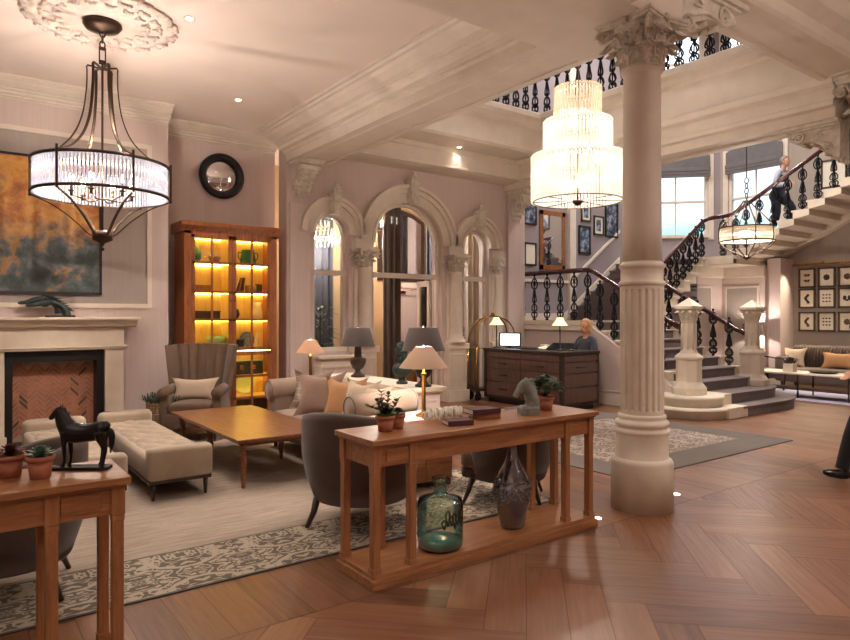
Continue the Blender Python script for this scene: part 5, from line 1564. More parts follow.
for k in range(6):
    a = PI*k/3; x, y = .25*math.cos(a), .25*math.sin(a)
    mb.tube([(0,0,.44), (x*.6, y*.6, .42), (x, y, .45)], .007, 5); mb.cyl((x,y,.44),(x,y,.565),.014,n=8); mb.lathe([(0,.47),(.03,.485),(.03,.49),(0,.49)], (x,y,0), 10)
build('bulb_arms', mb, 'bronze', ch)
point('chandelier_light', (1.12, 6.5, 2.80), 80, r=.012); point('chandelier_light', (.95, 6.6, 2.74), 35, r=.012); point('chandelier_light', (1.3, 6.4, 2.74), 35, r=.012)

# ---- tiered chandelier in the well
tc = thing('tiered_chandelier', 'bright three-tier glass rod chandelier hanging in the stair well left of the column', 'chandelier', (6.72, 5.74, 2.99))
for (r_, z0_, z1_, n, key) in ((.60, .03, .62, 84, 'rod_white'), (.44, .56, 1.08, 64, 'rod_white'), (.30, 1.03, 1.52, 46, 'rod_warm')):
    mb = MB()
    for k in range(n):
        a = 2*PI*k/n; mb.cyl((r_*math.cos(a), r_*math.sin(a), z0_), (r_*math.cos(a), r_*math.sin(a), z1_), r_*PI/n*.74, n=6)
        mb.sphere((r_*math.cos(a), r_*math.sin(a), z1_), r_*PI/n*.9, 6, 4)
    build('glass_rod_tier', mb, key, tc)
mb = MB()
for r_, z in ((.60,.03),(.60,.58),(.44,.58),(.44,1.04),(.30,1.04),(.30,1.49)): mb.torus((0,0,z), r_-.02, .008, 40, 6)
for k in range(8): a = PI*k/4; mb.cyl((0,0,.04),(.58*math.cos(a), .58*math.sin(a), .03), .005, n=5); mb.cyl((0,0,1.49),(.28*math.cos(a), .28*math.sin(a), 1.49), .006, n=5)
mb.cyl((0,0,0),(0,0,2.4),.012,n=8); mb.lathe([(0,-.03),(.03,-.02),(.07,.02),(.07,.04),(0,.05)], n=20)
build('frame', mb, 'bronze', tc)
build('suspension_cable', MB().cyl((0,0,2.4),(0,0,6.22),.008,n=6), 'bronze', tc)
for z in (.2, .75, 1.2):
    for k in range(4): a = PI*k/2+z; build('bulb', MB().sphere((.15*math.cos(a), .15*math.sin(a), z), .03, 8, 6), 'bulb', tc)
point('chandelier_light', (6.72, 5.74, 3.2), 50, r=.08); point('chandelier_light', (6.72, 5.74, 3.75), 26, r=.06); point('chandelier_light', (6.72, 5.74, 4.2), 14, r=.05)

# ---- small bowl chandelier in front of the upper stairs
bc = thing('bowl_chandelier', 'small lit bowl chandelier hanging in front of the upper flight of stairs', 'chandelier', (11.4, 5.9, 2.5))
r_ = .45
build('glass_bowl', MB().lathe([(r_,.32),(r_,.56),(r_-.015,.56),(r_-.015,.32),(r_,.32)], n=40, cap=False), 'rod_warm', bc)
mb = MB()
for z in (.32, .56): mb.torus((0,0,z), r_+.005, .012, 40, 6)
for k in range(8):
    a = PI*k/4; P = lambda r, z: (r*math.cos(a), r*math.sin(a), z)
    mb.tube(smoothpath([P(.05,1.05), P(.12,.95), P(.28,.78), P(.44,.6), P(r_+.01,.56), P(r_+.01,.32), P(.35,.2), P(.15,.1), P(.04,.03)], 3), .009, 5)
mb.lathe([(0,-.02),(.02,0),(.07,.03),(.06,.06),(0,.07)], n=16); mb.cyl((0,0,.03),(0,0,1.1),.012,n=6)
for k in range(4): mb.torus((0,0,1.13+.09*k), .035, .008, 12, 5, 'x' if k % 2 else 'y', 1, 1.5)
build('frame', mb, 'bronze', bc)
build('chain', MB().cyl((0,0,1.45),(0,0,6.7),.010,n=6), 'bronze', bc)
for k in range(4): a = PI*k/2; build('bulb', MB().sphere((.2*math.cos(a), .2*math.sin(a), .45), .035, 8, 6), 'bulb', bc)
point('chandelier_light', (11.4, 5.9, 2.98), 60, r=.12)

# ---- recessed downlights and floor uplights
def downlight(loc, label, W=0, ang=100):
    t_ = thing('downlight', label, 'downlight', loc, group='small recessed ceiling downlights')
    build('trim_ring', MB().lathe([(.035,-.006),(.05,-.004),(.05,0),(.035,0),(.035,-.006)], n=20, cap=False), 'plaster', t_)
    build('lens', MB().lathe([(0,-.002),(.034,-.002),(.034,0),(0,0)], n=16), 'downlight', t_)
    if W: spot('downlight_beam', (loc[0], loc[1], loc[2]-.02), W, ang)
downlight((1.75, 6.0, 4.199), 'small recessed downlight right of the ceiling rose', 60)
downlight((2.9, 7.9, 4.199), 'small recessed downlight in the ceiling above the cabinet', 70)
downlight((6.95, 8.5, 4.359), 'small recessed downlight in the strip of ceiling over the arches', 5)
def floor_light(loc, label):
    t_ = thing('floor_uplight', label, 'floor light', loc)
    build('lens', MB().lathe([(0,.004),(.028,.004),(.033,.0),(0,0)], n=20), 'floor_lens', t_)
floor_light((4.93, 3.15, .0005), 'small round light set in the floor right of the round column')
floor_light((3.87, 3.12, .0005), 'small round light set in the floor between the console and the column')
# ================================================================= RECEPTION
dk = thing('reception_desk', 'dark wooden reception desk with drawer fronts by the stair wall', 'desk', (7.62, 6.82, 0))
L, D, H_ = 1.8, .88, .94
build('body', MB().box(.02, D-.02, .02, L-.02, .1, .9), 'desk', dk)
build('worktop', MB().box(-.015, D+.015, -.015, L+.015, .895, H_), 'desk_dark', dk, .004)
build('plinth', MB().box(.06, D-.06, .06, L-.06, 0, .1), 'black', dk)
mb = MB()
for y in (0, L-.05): mb.box(-.004, .03, y, y+.05, .08, .9)
for x in (0, D-.05): mb.box(x, x+.05, -.004, .03, .08, .9)
mb.box(-.002, .02, 0, L, .08, .12); mb.box(0, D, -.002, .02, .08, .12)
build('corner_frame', mb, 'desk_dark', dk)
zs = [.13, .38, .60, .78, .89]
for i in range(4):
    for k in range(2):
        ya = .055+k*(L-.11)/2; yb_ = ya+(L-.11)/2-.012
        d = build('drawer', MB().box(-.006, .02, ya, yb_, zs[i]+.005, zs[i+1]-.018), 'desk', dk, .002)
        if i < 3:
            m_ = (ya+yb_)/2; zc_ = (zs[i]+zs[i+1])/2
            build('handle', MB().tube([(-.006, m_-.1, zc_), (-.03, m_-.09, zc_), (-.03, m_+.09, zc_), (-.006, m_+.1, zc_)], .008, 6), 'black', d)
    d = build('drawer', MB().box(.055, D-.055, -.006, .02, zs[i]+.005, zs[i+1]-.018), 'desk', dk, .002)
    if i == 2: build('handle', MB().tube([(.33, -.006, .69), (.34, -.03, .69), (.54, -.03, .69), (.55, -.006, .69)], .008, 6), 'black', d)
def desk_lamp(label, loc):
    t_ = thing('desk_lamp', label, 'lamp', loc)
    build('base', MB().lathe([(0,0),(.07,0),(.07,.012),(.02,.025),(.011,.04),(.010,.40),(.018,.41),(.01,.43),(0,.43)], n=16), 'dark_bronze', t_)
    build('lamp_shade', MB().lathe([(.045,.535),(.06,.50),(.09,.45),(.13,.405),(.127,.403),(.086,.448),(.056,.498),(.042,.535),(.045,.535)], n=28, cap=False), 'shade_cream', t_)
    build('bulb', MB().sphere((0,0,.45), .02, 8, 6), 'bulb', t_)
    point('lamp_light', (loc[0], loc[1], loc[2]+.455), 5, r=.025)
desk_lamp('slim desk lamp with a cream shade at the far left end of the reception desk', (7.78, 8.48, .941))
desk_lamp('slim desk lamp with a cream shade beside the receptionist', (8.02, 7.22, .941))
t_ = thing('computer_monitor', 'small lit computer screen near the left end of the reception desk', 'monitor', (7.86, 8.22, .941), .72)
build('casing', MB().box(-.02, .02, -.19, .19, .03, .27), 'blackgloss', t_, .006)
build('screen', MB().box(-.023, -.0205, -.165, .165, .05, .25), 'screen', t_)
build('stand', MB().box(-.06, .06, -.08, .08, 0, .012).box(-.01, .01, -.02, .02, .01, .05), 'black', t_)
t_ = thing('tablet_stand', 'dark slanted monitor lying back in front of the receptionist', 'monitor', (8.12, 7.25, .941), .25)
build('casing', MB().box(-.14, .14, -.24, .24, 0, .015).xf(T(z=.05, ry=-.35)), 'blackgloss', t_, .004)
build('stand', MB().box(-.05, .05, -.08, .08, 0, .05), 'black', t_)
tag(build('keyboard', MB().box(-.08, .08, -.2, .2, 0, .018), 'blackgloss', loc=(7.9, 7.85, .941), bev=.004), 'flat black keyboard right of the lit screen on the desk', 'keyboard')
t_ = thing('telephone', 'pale desk telephone near the middle of the reception desk', 'telephone', (8.05, 7.6, .941))
build('body', MB().prism([(-.08,0),(.08,0),(.08,.06),(-.08,.02)], 'y', -.09, .09), 'print_cream', t_, .004); build('handset', MB().tube([(.02,-.09,.06),(.03,0,.075),(.02,.09,.06)], [.018,.012,.018], 8), 'print_cream', t_)

# ---- luggage cart
t_ = thing('luggage_cart', 'brass birdcage luggage cart beside the reception desk', 'luggage cart', (7.98, 8.80, 0))
hx, hy = .52, .14
build('platform', MB().box(-hx, hx, -hy, hy, .17, .21), 'darkwood', t_, .006)
mb = MB()
for x in (-hx+.03, hx-.03):
    for y in (-hy+.02, hy-.02): mb.cyl((x, y, .2), (x, y, .94), .014, n=8)
for y in (-hy+.02, hy-.02):
    pass
for x in (-hx+.03, hx-.03): mb.cyl((x, -hy+.02, .93), (x, hy-.02, .93), .012, n=8)
for y in (-hy+.02, hy-.02): mb.cyl((-hx+.22, y, .2), (-hx+.22, y, .93), .010, n=8); mb.cyl((-hx+.03, y, .93), (-hx+.22, y, .93), .010, n=8)
for s in (-1, 1):
    for y in (-hy+.02, hy-.02):
        mb.tube(smoothpath([(s*(hx-.03), y, .93), (s*(hx-.06), y*.9, 1.15), (s*.36, y*.6, 1.37), (s*.15, y*.25, 1.475), (0, 0, 1.50)], 5), .014, 8)
mb.sphere((0,0,1.53), .035, 10, 7)
build('hoop_frame', mb, 'brass', t_)
for x in (-hx+.08, hx-.08):
    for y in (-hy+.04, hy-.04): build('wheel', MB().torus((x, y, .075), .055, .02, 18, 8, 'y').cyl((x,y-.02,.075),(x,y+.02,.075),.04,n=12).box(x-.02,x+.02,y-.03,y+.03,.09,.17), 'black', t_)

# ================================================================= PICTURES
def picture(label, loc, rz, w, h, fm='frame_black', art='print_blue', mat_w=0, fw=.035, group=None, motif=None, name='framed_picture'):
    """hangs facing -y in its own frame"""
    t_ = thing(name, label, 'picture', loc, rz, group)
    mb = MB()
    for q in ((-w/2, -w/2+fw, -h/2, h/2), (w/2-fw, w/2, -h/2, h/2), (-w/2, w/2, -h/2, -h/2+fw), (-w/2, w/2, h/2-fw, h/2)): mb.box(q[0], q[1], -.03, 0, q[2], q[3])
    build('frame', mb, fm, t_, .003)
    if mat_w: build('mount', MB().box(-w/2+fw, w/2-fw, -.012, -.004, -h/2+fw, h/2-fw), 'print_cream', t_)
    if motif is None:
        build('print', MB().box(-w/2+fw+mat_w, w/2-fw-mat_w, -.016, -.008, -h/2+fw+mat_w, h/2-fw-mat_w), art, t_)
    else:
        build('print', motif, art, t_)
    return t_
Yb = 10.045
picture('tall gilt-framed mirror above the lower stair rail', (10.9, Yb, 3.19), 0, .82, 1.32, 'gold_frame', 'mirror', 0, .105, name='wall_mirror')
picture('dark blue framed picture cut by the pier, left of the gilt mirror', (10.2, Yb, 3.8), 0, .38, .62, 'frame_black', 'print_blue')
picture('pale framed notice low left of the gilt mirror', (10.2, Yb, 2.85), 0, .36, .5, 'frame_black', 'print_cream')
picture('small black-framed portrait right of the white pilaster strip, upper one', (12.04, Yb, 3.95), 0, .34, .46, 'frame_brown', 'print_blue', .05)
picture('black-framed blue print right of the white pilaster strip, lower one', (11.99, Yb, 3.28), 0, .42, .66, 'frame_black', 'print_blue', .0, .05)
picture('framed picture next to the narrow blue window behind the column', (12.5, Yb, 3.66), 0, .36, .46, 'frame_black', 'print_blue', .06)
t_ = thing('wall_light_panel', 'narrow bright blue-white leaded panel on the stair wall behind the column', 'window', (12.98, Yb, 3.95))
build('frame', MB().box(-.24, -.2, -.03, 0, -.5, .5).box(.2, .24, -.03, 0, -.5, .5).box(-.24, .24, -.03, 0, -.54, -.5).box(-.24,.24,-.03,0,.5,.54), 'frame_black', t_)
build('pane', MB().box(-.2, .2, -.012, -.004, -.5, .5), 'print_blue', t_)
# nine natural-history prints (3 x 3)
def motif_mb(i):
    mb = MB(); y = -.0165; r = random.Random(i)
    def blob(cx, cz, rx, rz): mb.sphere((cx, y, cz), (rx, .003, rz), 10, 6)
    if i == 0:
        for z in (.06, -.06):
            for s in (-1, 1): blob(s*.035, z+.01, .032, .02); blob(s*.025, z-.018, .02, .014)
            blob(0, z, .006, .03)
    elif i in (4, 7):
        for a in range(3):
            for b in range(3): blob(-.06+.06*a, -.07+.07*b, .022, .016)
    elif i == 5:
        for s in (-1, 1): blob(s*.045, 0, .035, .05); blob(0, -.05, .03, .02)
    elif i in (3, 6):
        for k in range(9): a = k*.7; blob(.03*math.cos(a), .02*k-.09, .028, .022)
        mb.box(-.004, .004, y-.002, y, -.12, .1)
    else:
        for k in range(8): a = PI*k/4; blob(.045*math.cos(a), .045*math.sin(a), .022, .022)
        blob(0, 0, .03, .04)
    return mb
rows = ['top', 'middle', 'bottom']; cols_ = ['left', 'centre', 'right']
k = 0
for r_i, z in enumerate((2.32, 1.88, 1.38)):
    for c_i, y in enumerate((6.43, 6.04, 5.65)):
        picture('framed natural history print, %s row, %s column of the nine at the right edge' % (rows[r_i], cols_[c_i]), (14.985, y, z), -PI/2, .34, .42, 'frame_brown', 'motif' if (r_i+c_i) % 2 else 'motif_brown', .01, .035, 'nine natural history prints over the far sofa', motif_mb(k))
        k += 1
tag(build('picture_light', MB().box(14.8, 14.86, 5.4, 6.65, 2.58, 2.62).cyl((14.98, 6.1, 2.66), (14.84, 6.1, 2.61), .012), 'brass'), 'brass picture light bar above the nine framed prints', 'lamp')
for y in (5.7, 6.1, 6.45): spot('picture_beam', (14.78, y, 2.57), 55, 100, (1,.82,.58), .03, 1, (0, .5, 0))
# pictures on the wall behind the upper flight
picture('framed picture on the wall behind the upper stair rail, left of the scroll bracket', (14.985, 5.9, 4.5), -PI/2, .5, .6, 'frame_brown', 'print_cream', .08)
picture('gilt framed picture at the right edge above the upper stairs', (14.985, 4.9, 4.9), -PI/2, .6, .8, 'gold_frame', 'canvas', .0, .06)

# ================================================================= FAR SEATING
sf = thing('sofa', 'dark far sofa with channelled back under the framed prints', 'sofa', (14.35, 5.6, .009))
mb = MB(); softbox(mb, -.42, .3, -.9, .9, .14, .42, .05, .01); build('seat', mb, 'sofa_far', sf)
mb = MB(); softbox(mb, .15, .36, -.9, .9, .3, .86, .05)
for k in range(30): mb.tube([(.14, -.87+.06*k, .45), (.13, -.87+.06*k, .80), (.24, -.87+.06*k, .87)], .026, 6)
build('backrest', mb, 'sofa_far', sf)
for s in (-1, 1): mb = MB(); softbox(mb, -.42, .3, s*.95-.08, s*.95+.08, .14, .66, .05); build('arm', mb, 'sofa_far', sf)
for x in (-.36, .26):
    for y in (-.9, .9): build('foot', MB().tube([(x,y,.14),(x,y,0)], [.025,.016], 8), 'darkwood', sf)
put('sofa_cushion', cushion_mb(.42, .38, .14), 'cushion_light', 'pale cushion leaning in the left corner of the far sofa', 'cushion', T(14.28, 6.4, .45, -PI/2, rx=-.25))
put('sofa_cushion', cushion_mb(.6, .32, .14), 'cushion_gold', 'long golden cushion on the far sofa', 'cushion', T(14.28, 5.55, .45, -PI/2, rx=-.25))
put('sofa_cushion', cushion_mb(.42, .36, .14), 'cushion_rose', 'brown cushion at the right end of the far sofa', 'cushion', T(14.28, 5.0, .45, -PI/2, rx=-.25))
t_ = thing('low_table', 'low pale-topped metal table in front of the far sofa', 'table', (12.75, 5.5, .009))
build('tabletop', MB().box(-.33, .33, -.85, .85, .42, .45), 'mantel', t_, .004)
build('lower_shelf', MB().box(-.28, .28, -.8, .8, .14, .155), 'bronze', t_)
for x in (-.31, .31):
    for y in (-.83, 0, .83): build('leg', MB().box(x-.012, x+.012, y-.012, y+.012, 0, .42), 'bronze', t_)
t_ = thing('planter', 'small white planter of purple-grey heather on the far low table', 'plant', (12.7, 5.75, .46))
build('pot', MB().prism([(-.09,-.09),(.09,-.09),(.09,.09),(-.09,.09)], 'z', 0, .15), 'plaster', t_, .006)
mb = MB(); rnd = random.Random(3)
for k in range(120):
    a = rnd.random()*6.28; q = rnd.random()*.08; leaf_mb(mb, (q*math.cos(a), q*math.sin(a), .13), (math.cos(a)*q*9, math.sin(a)*q*9, 1), .17, .014, .15)
build('foliage', mb, 'lavender', t_)
tag(build('tray', MB().lathe([(0,0),(.2,0),(.25,.035),(.24,.035),(.19,.01),(0,.01)], n=28), 'blackgloss', loc=(12.78, 5.2, .46)), 'shallow dark bowl on the far low table beside the heather', 'bowl')
t_ = thing('side_table', 'small dark side table with lamp behind the right newel post', 'table', (14.0, 7.12, 0))
build('tabletop', MB().lathe([(0,.62),(.22,.62),(.22,.65),(0,.65)], n=20), 'darkwood', t_); build('pedestal', MB().lathe([(0,0),(.14,0),(.03,.06),(.03,.62),(0,.62)], n=12), 'darkwood', t_)
lamp('table lamp with dark drum shade glowing behind the right newel post', (14.0, 7.12, .651), MB().lathe([(0,0),(.07,0),(.03,.05),(.06,.16),(.07,.24),(.02,.3),(.012,.5),(0,.5)], n=18), 'dark_bronze', .46, .2, .22, .22, 'shade_grey', 26)
t_ = thing('armchair', 'wooden-armed chair just left of the far sofa', 'armchair', (13.3, 6.55, .009), -.3)
mb = MB(); softbox(mb, -.26, .26, -.26, .26, .25, .43, .03); build('seat', mb, 'sofa_far', t_)
mb = MB(); softbox(mb, -.26, .26, .2, .28, .4, .82, .03); build('backrest', mb, 'sofa_far', t_)
for s in (-1, 1):
    build('arm', MB().tube(smoothpath([(s*.29,.24,.66),(s*.3,0,.64),(s*.3,-.24,.62),(s*.29,-.28,.4),(s*.28,-.24,0)], 4), .018, 8), 'darkwood', t_); build('leg', MB().tube([(s*.25,.24,.3),(s*.26,.3,0)], .018, 8), 'darkwood', t_)

# ================================================================= ROOM BEHIND THE ARCHES
def curtain(label, x0, x1, y, m_, z1=3.9):
    mb = MB(); n = int((x1-x0)/.012)
    def f(u, v): return (x0+(x1-x0)*u, y+.045*math.sin(u*(x1-x0)*52)+.02*math.sin(u*31), .02+v*(z1-.02))
    def g(u, v): p = f(u, v); return (p[0], p[1]+.012, p[2])
    mb.grid(f, n, 1); mb.grid(g, n, 1)
    return tag(build('curtain', mb, m_), label, 'curtain')
curtain('grey-brown curtain seen through the left arched window', 5.15, 5.6, 10.5, 'curtain_grey')
curtain('brown curtain at the left side of the central archway', 6.6, 6.95, 10.3, 'curtain')
curtain('dark blue-grey curtain at the right side of the central archway top', 7.9, 8.6, 10.7, 'curtain_grey', 4.2)
curtain('pale curtain seen through the right arched window', 8.2, 8.7, 9.75, 'cream', 4.2)
t_ = thing('panelled_door', 'pale panelled back door with closer seen through the central archway', 'door', (7.95, 11.58, 0))
mb = MB().box(-.45, .45, -.05, -.001, 0, 2.1); frame_rect(mb, 'y', -.05, -.34, .34, .15, .9, .04, .012); frame_rect(mb, 'y', -.05, -.34, .34, 1.05, 1.98, .04, .012)
build('leaf', mb, 'wall', t_); build('architrave', MB().box(-.56, -.45, -.07, 0, 0, 2.2).box(.45, .56, -.07, 0, 0, 2.2).box(-.56, .56, -.07, 0, 2.1, 2.22), 'plaster', t_, .005)
build('door_closer', MB().box(-.3, -.05, -.1, -.05, 1.98, 2.04).tube([(-.1,-.11,2.01),(.1,-.2,2.06),(.3,-.07,2.09)], .008, 6), 'brass', t_)
t_ = thing('glazed_door', 'white glazed door leaf standing open in the central archway', 'door', (6.93, 9.3, 0), 1.5)
mb = MB().box(-.42, -.34, -.02, .02, .02, 2.13).box(-.08, 0, -.02, .02, .02, 2.13).box(-.42, 0, -.02, .02, .02, .3).box(-.42, 0, -.02, .02, 2.03, 2.13)
mb.xf(T(x=0, rz=PI)); build('leaf_frame', mb, 'plaster', t_, .004)
build('glass_pane', MB().box(.08, .34, -.004, .004, .3, 2.03), 'window_glass', t_)
build('handle', MB().cyl((.38,-.05,1.02),(.38,.05,1.02),.01).cyl((.38,-.05,1.02),(.3,-.05,1.02),.008), 'black', t_)
t_ = thing('wall_mirror', 'large dark-framed mirror high on the far wall behind the central arch', 'mirror', (7.85, 11.59, 3.0))
mb = MB().prism([(-.6,-.75),(.6,-.75),(.6,.55),(.3,.7),(0,.78),(-.3,.7),(-.6,.55)], 'y', -.04, -.001); build('frame', mb, 'darkwood', t_)
mb = MB().prism([(-.5,-.65),(.5,-.65),(.5,.5),(.25,.62),(0,.68),(-.25,.62),(-.5,.5)], 'y', -.05, -.042); build('glass', mb, 'mirror', t_)
def crystal(label, loc, W):
    t_ = thing('crystal_chandelier', label, 'chandelier', loc)
    mb = MB()
    for r_, z in ((.32, 0), (.24, .16), (.14, .3)):
        for k in range(int(r_*90)):
            a = 2*PI*k/int(r_*90); mb.cyl((r_*math.cos(a), r_*math.sin(a), z), (r_*math.cos(a), r_*math.sin(a), z+.13), .012, n=5)
    build('crystals', mb, 'rod_white', t_); build('frame', MB().cyl((0,0,0),(0,0,4.36-loc[2]),.01,n=6).torus((0,0,.14),.32,.01,24,5).torus((0,0,.3),.24,.01,24,5), 'brass', t_)
    for k in range(5): a = 2*PI*k/5; build('bulb', MB().sphere((.18*math.cos(a), .18*math.sin(a), .12), .03, 8, 5), 'bulb', t_)
    point('chandelier_light', (loc[0], loc[1], loc[2]-.08), W, r=.1)
crystal('lit crystal chandelier standing for the chandelier reflection in the left arched window', (5.2, 10.15, 2.72), 28)  # modelled chandelier imitates a reflection in the window glass
crystal('lit crystal chandelier seen at the top of the central arch', (6.75, 10.6, 3.25), 120)
t_ = thing('potted_palm', 'tall green potted palm behind the left arched window', 'plant', (4.98, 9.75, 0))
build('pot', pot_mb(.2, .4), 'darkwood', t_)
mb = MB(); rnd = random.Random(6)
for k in range(60):
    a = rnd.random()*6.28; z = .5+rnd.random()*1.1; leaf_mb(mb, (0,0,z), (math.cos(a), math.sin(a), .7), .42, .06, .5, 6)
build('foliage', mb, 'leaf', t_); build('stem', MB().cyl((0,0,.35),(0,0,1.6),.02,n=6), 'leaf_dark', t_)
t_ = thing('armchair', 'tan leather armchair in the room behind the central archway', 'armchair', (7.3, 10.5, 0), .5)
mb = MB(); softbox(mb, -.34, .34, -.34, .34, .16, .45, .05, .02); build('seat', mb, 'seat_tan', t_)
mb = MB(); softbox(mb, -.34, .34, .22, .38, .3, 1.0, .06); build('backrest', mb, 'seat_tan', t_)
for s in (-1, 1):
    mb = MB(); softbox(mb, s*.38-.07, s*.38+.07, -.34, .36, .16, .62, .05); build('arm', mb, 'seat_tan', t_)
    build('leg', MB().cyl((s*.3,-.28,0),(s*.3,-.28,.17),.015,.025,8), 'darkwood', t_); build('leg', MB().cyl((s*.3,.3,0),(s*.3,.3,.17),.015,.025,8), 'darkwood', t_)
t_ = thing('potted_palm', 'small green plant seen through the right arched window', 'plant', (7.95, 9.75, 0))
build('pot', pot_mb(.16, .9), 'darkwood', t_)
mb = MB()
for k in range(50):
    a = rnd.random()*6.28; leaf_mb(mb, (0,0,.9+.3*rnd.random()), (math.cos(a), math.sin(a), 1.1), .3, .04, .4, 5)
build('foliage', mb, 'leaf', t_)

# ================================================================= PEOPLE
def hand(mb, w, d, curl=.35, side=1, s=1.0):
    """w wrist position, d direction of the hand"""
    w = Vector(w); d = Vector(d).normalized(); ref = Vector((0,1,0)) if abs(d.y) < .8 else Vector((1,0,0))
    b = d.cross(ref).normalized(); n = b.cross(d).normalized()
    mb.tube([w, w+d*.03*s, w+d*.085*s], [.026*s, .034*s, .036*s], 10, flat=.5, up=n)
    for k, L_ in enumerate((.07, .08, .075, .058)):
        o_ = w+d*.08*s+b*(k-1.5)*.0185*s*side
        mb.tube([o_, o_+d*L_*.45*s+n*.004, o_+d*L_*.8*s+n*L_*curl*s*.5, o_+d*L_*.95*s+n*L_*curl*s], [.0095*s, .009*s, .008*s, .006*s], 6)
    o_ = w+d*.03*s-b*.03*s*side
    mb.tube([o_, o_+d*.03*s-b*.022*s*side, o_+d*.062*s-b*.026*s*side+n*.01], [.012*s, .011*s, .008*s], 6)
def figure(label, loc, rz, J, top, bottom, shoe, hair, long_hair=False, skirt=False, vest=None):
    """local frame: person faces +y; J holds joint positions"""
    t_ = thing('person', label, 'person', loc, rz)
    V = lambda k: Vector(J[k])
    hd = V('head'); nk = V('neck'); pv = V('pelvis'); ch_ = V('chest')
    f = Vector((0,1,0)) if 'face' not in J else Vector(J['face']).normalized(); sd = f.cross(Vector((0,0,1)))
    mb = MB()
    mb.tube([nk-Vector((0,0,.03)), nk+(hd-nk)*.7], [.055, .05], 12)
    mb.sphere(hd, (.075, .092, .115), 18, 14); mb.sphere(hd+f*.035-Vector((0,0,.055)), (.052, .055, .055), 14, 10)
    mb.tube([hd+f*.085+Vector((0,0,.018)), hd+f*.112-Vector((0,0,.022)), hd+f*.09-Vector((0,0,.03))], [.009, .015, .012], 8)
    for s in (-1, 1): mb.sphere(hd+sd*s*.077-f*.008, (.012, .02, .03), 8, 6)
    spine = smoothpath([pv-Vector((0,0,.04)), pv+(ch_-pv)*.45, ch_, nk-Vector((0,0,.05))], 4)
    rr = [.155,.155,.15,.14,.132,.13,.135,.145,.155,.16,.155,.13,.09]
    mb.tube(spine, rr, 18, flat=.68, up=f)
    for s, q in ((-1, 'l'), (1, 'r')):
        sh, el, wr = V('sh'+q), V('el'+q), V('wr'+q)
        mb.tube(smoothpath([sh+(nk-sh)*.14-Vector((0,0,.02)), el, wr], 4), [.042,.044,.045,.044,.042,.040,.036,.031,.027], 12)
        hand(mb, wr, (wr-el) if 'hd'+q not in J else V('hd'+q), side=s)
        hp, kn, an = V('hp'+q), V('kn'+q), V('an'+q)
        mb.tube(smoothpath([hp, kn, an], 4), [.088,.084,.075,.065,.057,.056,.052,.044,.037], 14)
        d = Vector(J.get('ft'+q, (0,1,0))).normalized()
        mb.tube([an-d*.04-Vector((0,0,.02)), an+d*.02-Vector((0,0,.045)), an+d*.14-Vector((0,0,.065))], [.035,.038,.026], 10)
    body = build('body', mb, 'skin', t_); remesh(body, .0085, 2)
    # face
    for s in (-1, 1):
        build('eye', MB().sphere(hd+f*.083+sd*s*.029+Vector((0,0,.012)), .0095, 8, 6), 'eye', t_)
        build('eyebrow', MB().tube([hd+f*.089+sd*s*.014+Vector((0,0,.03)), hd+f*.086+sd*s*.042+Vector((0,0,.031))], .004, 5), hair, t_)
    build('mouth', MB().tube([hd+f*.09-sd*.018-Vector((0,0,.058)), hd+f*.097-Vector((0,0,.056)), hd+f*.09+sd*.018-Vector((0,0,.058))], [.004,.006,.004], 6), 'lips', t_)
    # hair
    mb = MB(); mb.sphere(hd-f*.012+Vector((0,0,.022)), (.084, .098, .108), 18, 12)
    if long_hair:
        mb.tube(smoothpath([hd-f*.05+Vector((0,0,.05)), hd-f*.075-Vector((0,0,.05)), hd-f*.07-Vector((0,0,.15))], 4), [.07,.078,.08,.08,.078,.072,.066,.055,.035], 14)
        for s in (-1, 1): mb.tube(smoothpath([hd+sd*s*.045-f*.01+Vector((0,0,.085)), hd+sd*s*.080-f*.025+Vector((0,0,0)), hd+sd*s*.078-f*.03-Vector((0,0,.14))], 4), [.03,.032,.034,.034,.034,.032,.03,.024,.014], 10)
    # carve: keep hair off the face by shifting front verts back
    for i, v in enumerate(mb.v):
        q = Vector(v)-hd; fr = q.dot(f)
        if fr > .02 and q.z < .055 and abs(q.dot(sd)) < .066: mb.v[i] = tuple(Vector(v)-f*(fr-.02))
    build('hair', mb, hair, t_)
    # clothes
    mb = MB(); mb.tube(spine, [r+.014 for r in rr], 20, flat=.70, up=f)
    for q in 'lr':
        sh, el, wr = V('sh'+q), V('el'+q), V('wr'+q)
        mb.tube(smoothpath([nk+(sh-nk)*.25-Vector((0,0,.03)), sh+(nk-sh)*.12-Vector((0,0,.012)), el, wr], 4), [.05,.054,.058,.061,.062,.062,.06,.057,.054,.052,.048,.044,.04], 12)
    o = build('shirt', mb, top, t_); remesh(o, .011, 3)
    if vest:
        mb = MB(); mb.tube(spine[:-2], [r+.024 for r in rr[:-2]], 20, flat=.72, up=f); build('waistcoat', mb, vest, t_)
    mb = MB()
    if skirt:
        kn = (V('knl')+V('knr'))/2
        mb.tube(smoothpath([pv+Vector((0,0,.08)), pv, (pv+kn)/2, kn], 3), [.15,.165,.175,.18,.185,.185,.19,.19,.185,.18], 18, flat=.8, up=f)
    else:
        mb.tube([pv+Vector((0,0,.1)), pv-Vector((0,0,.03))], [.158,.165], 16, flat=.72, up=f)
        for q in 'lr': mb.tube(smoothpath([V('hp'+q), V('kn'+q), V('an'+q)], 4), [.102,.1,.092,.082,.074,.07,.066,.062,.06], 14)
    o = build('skirt' if skirt else 'trousers', mb, bottom, t_); remesh(o, .012, 2)
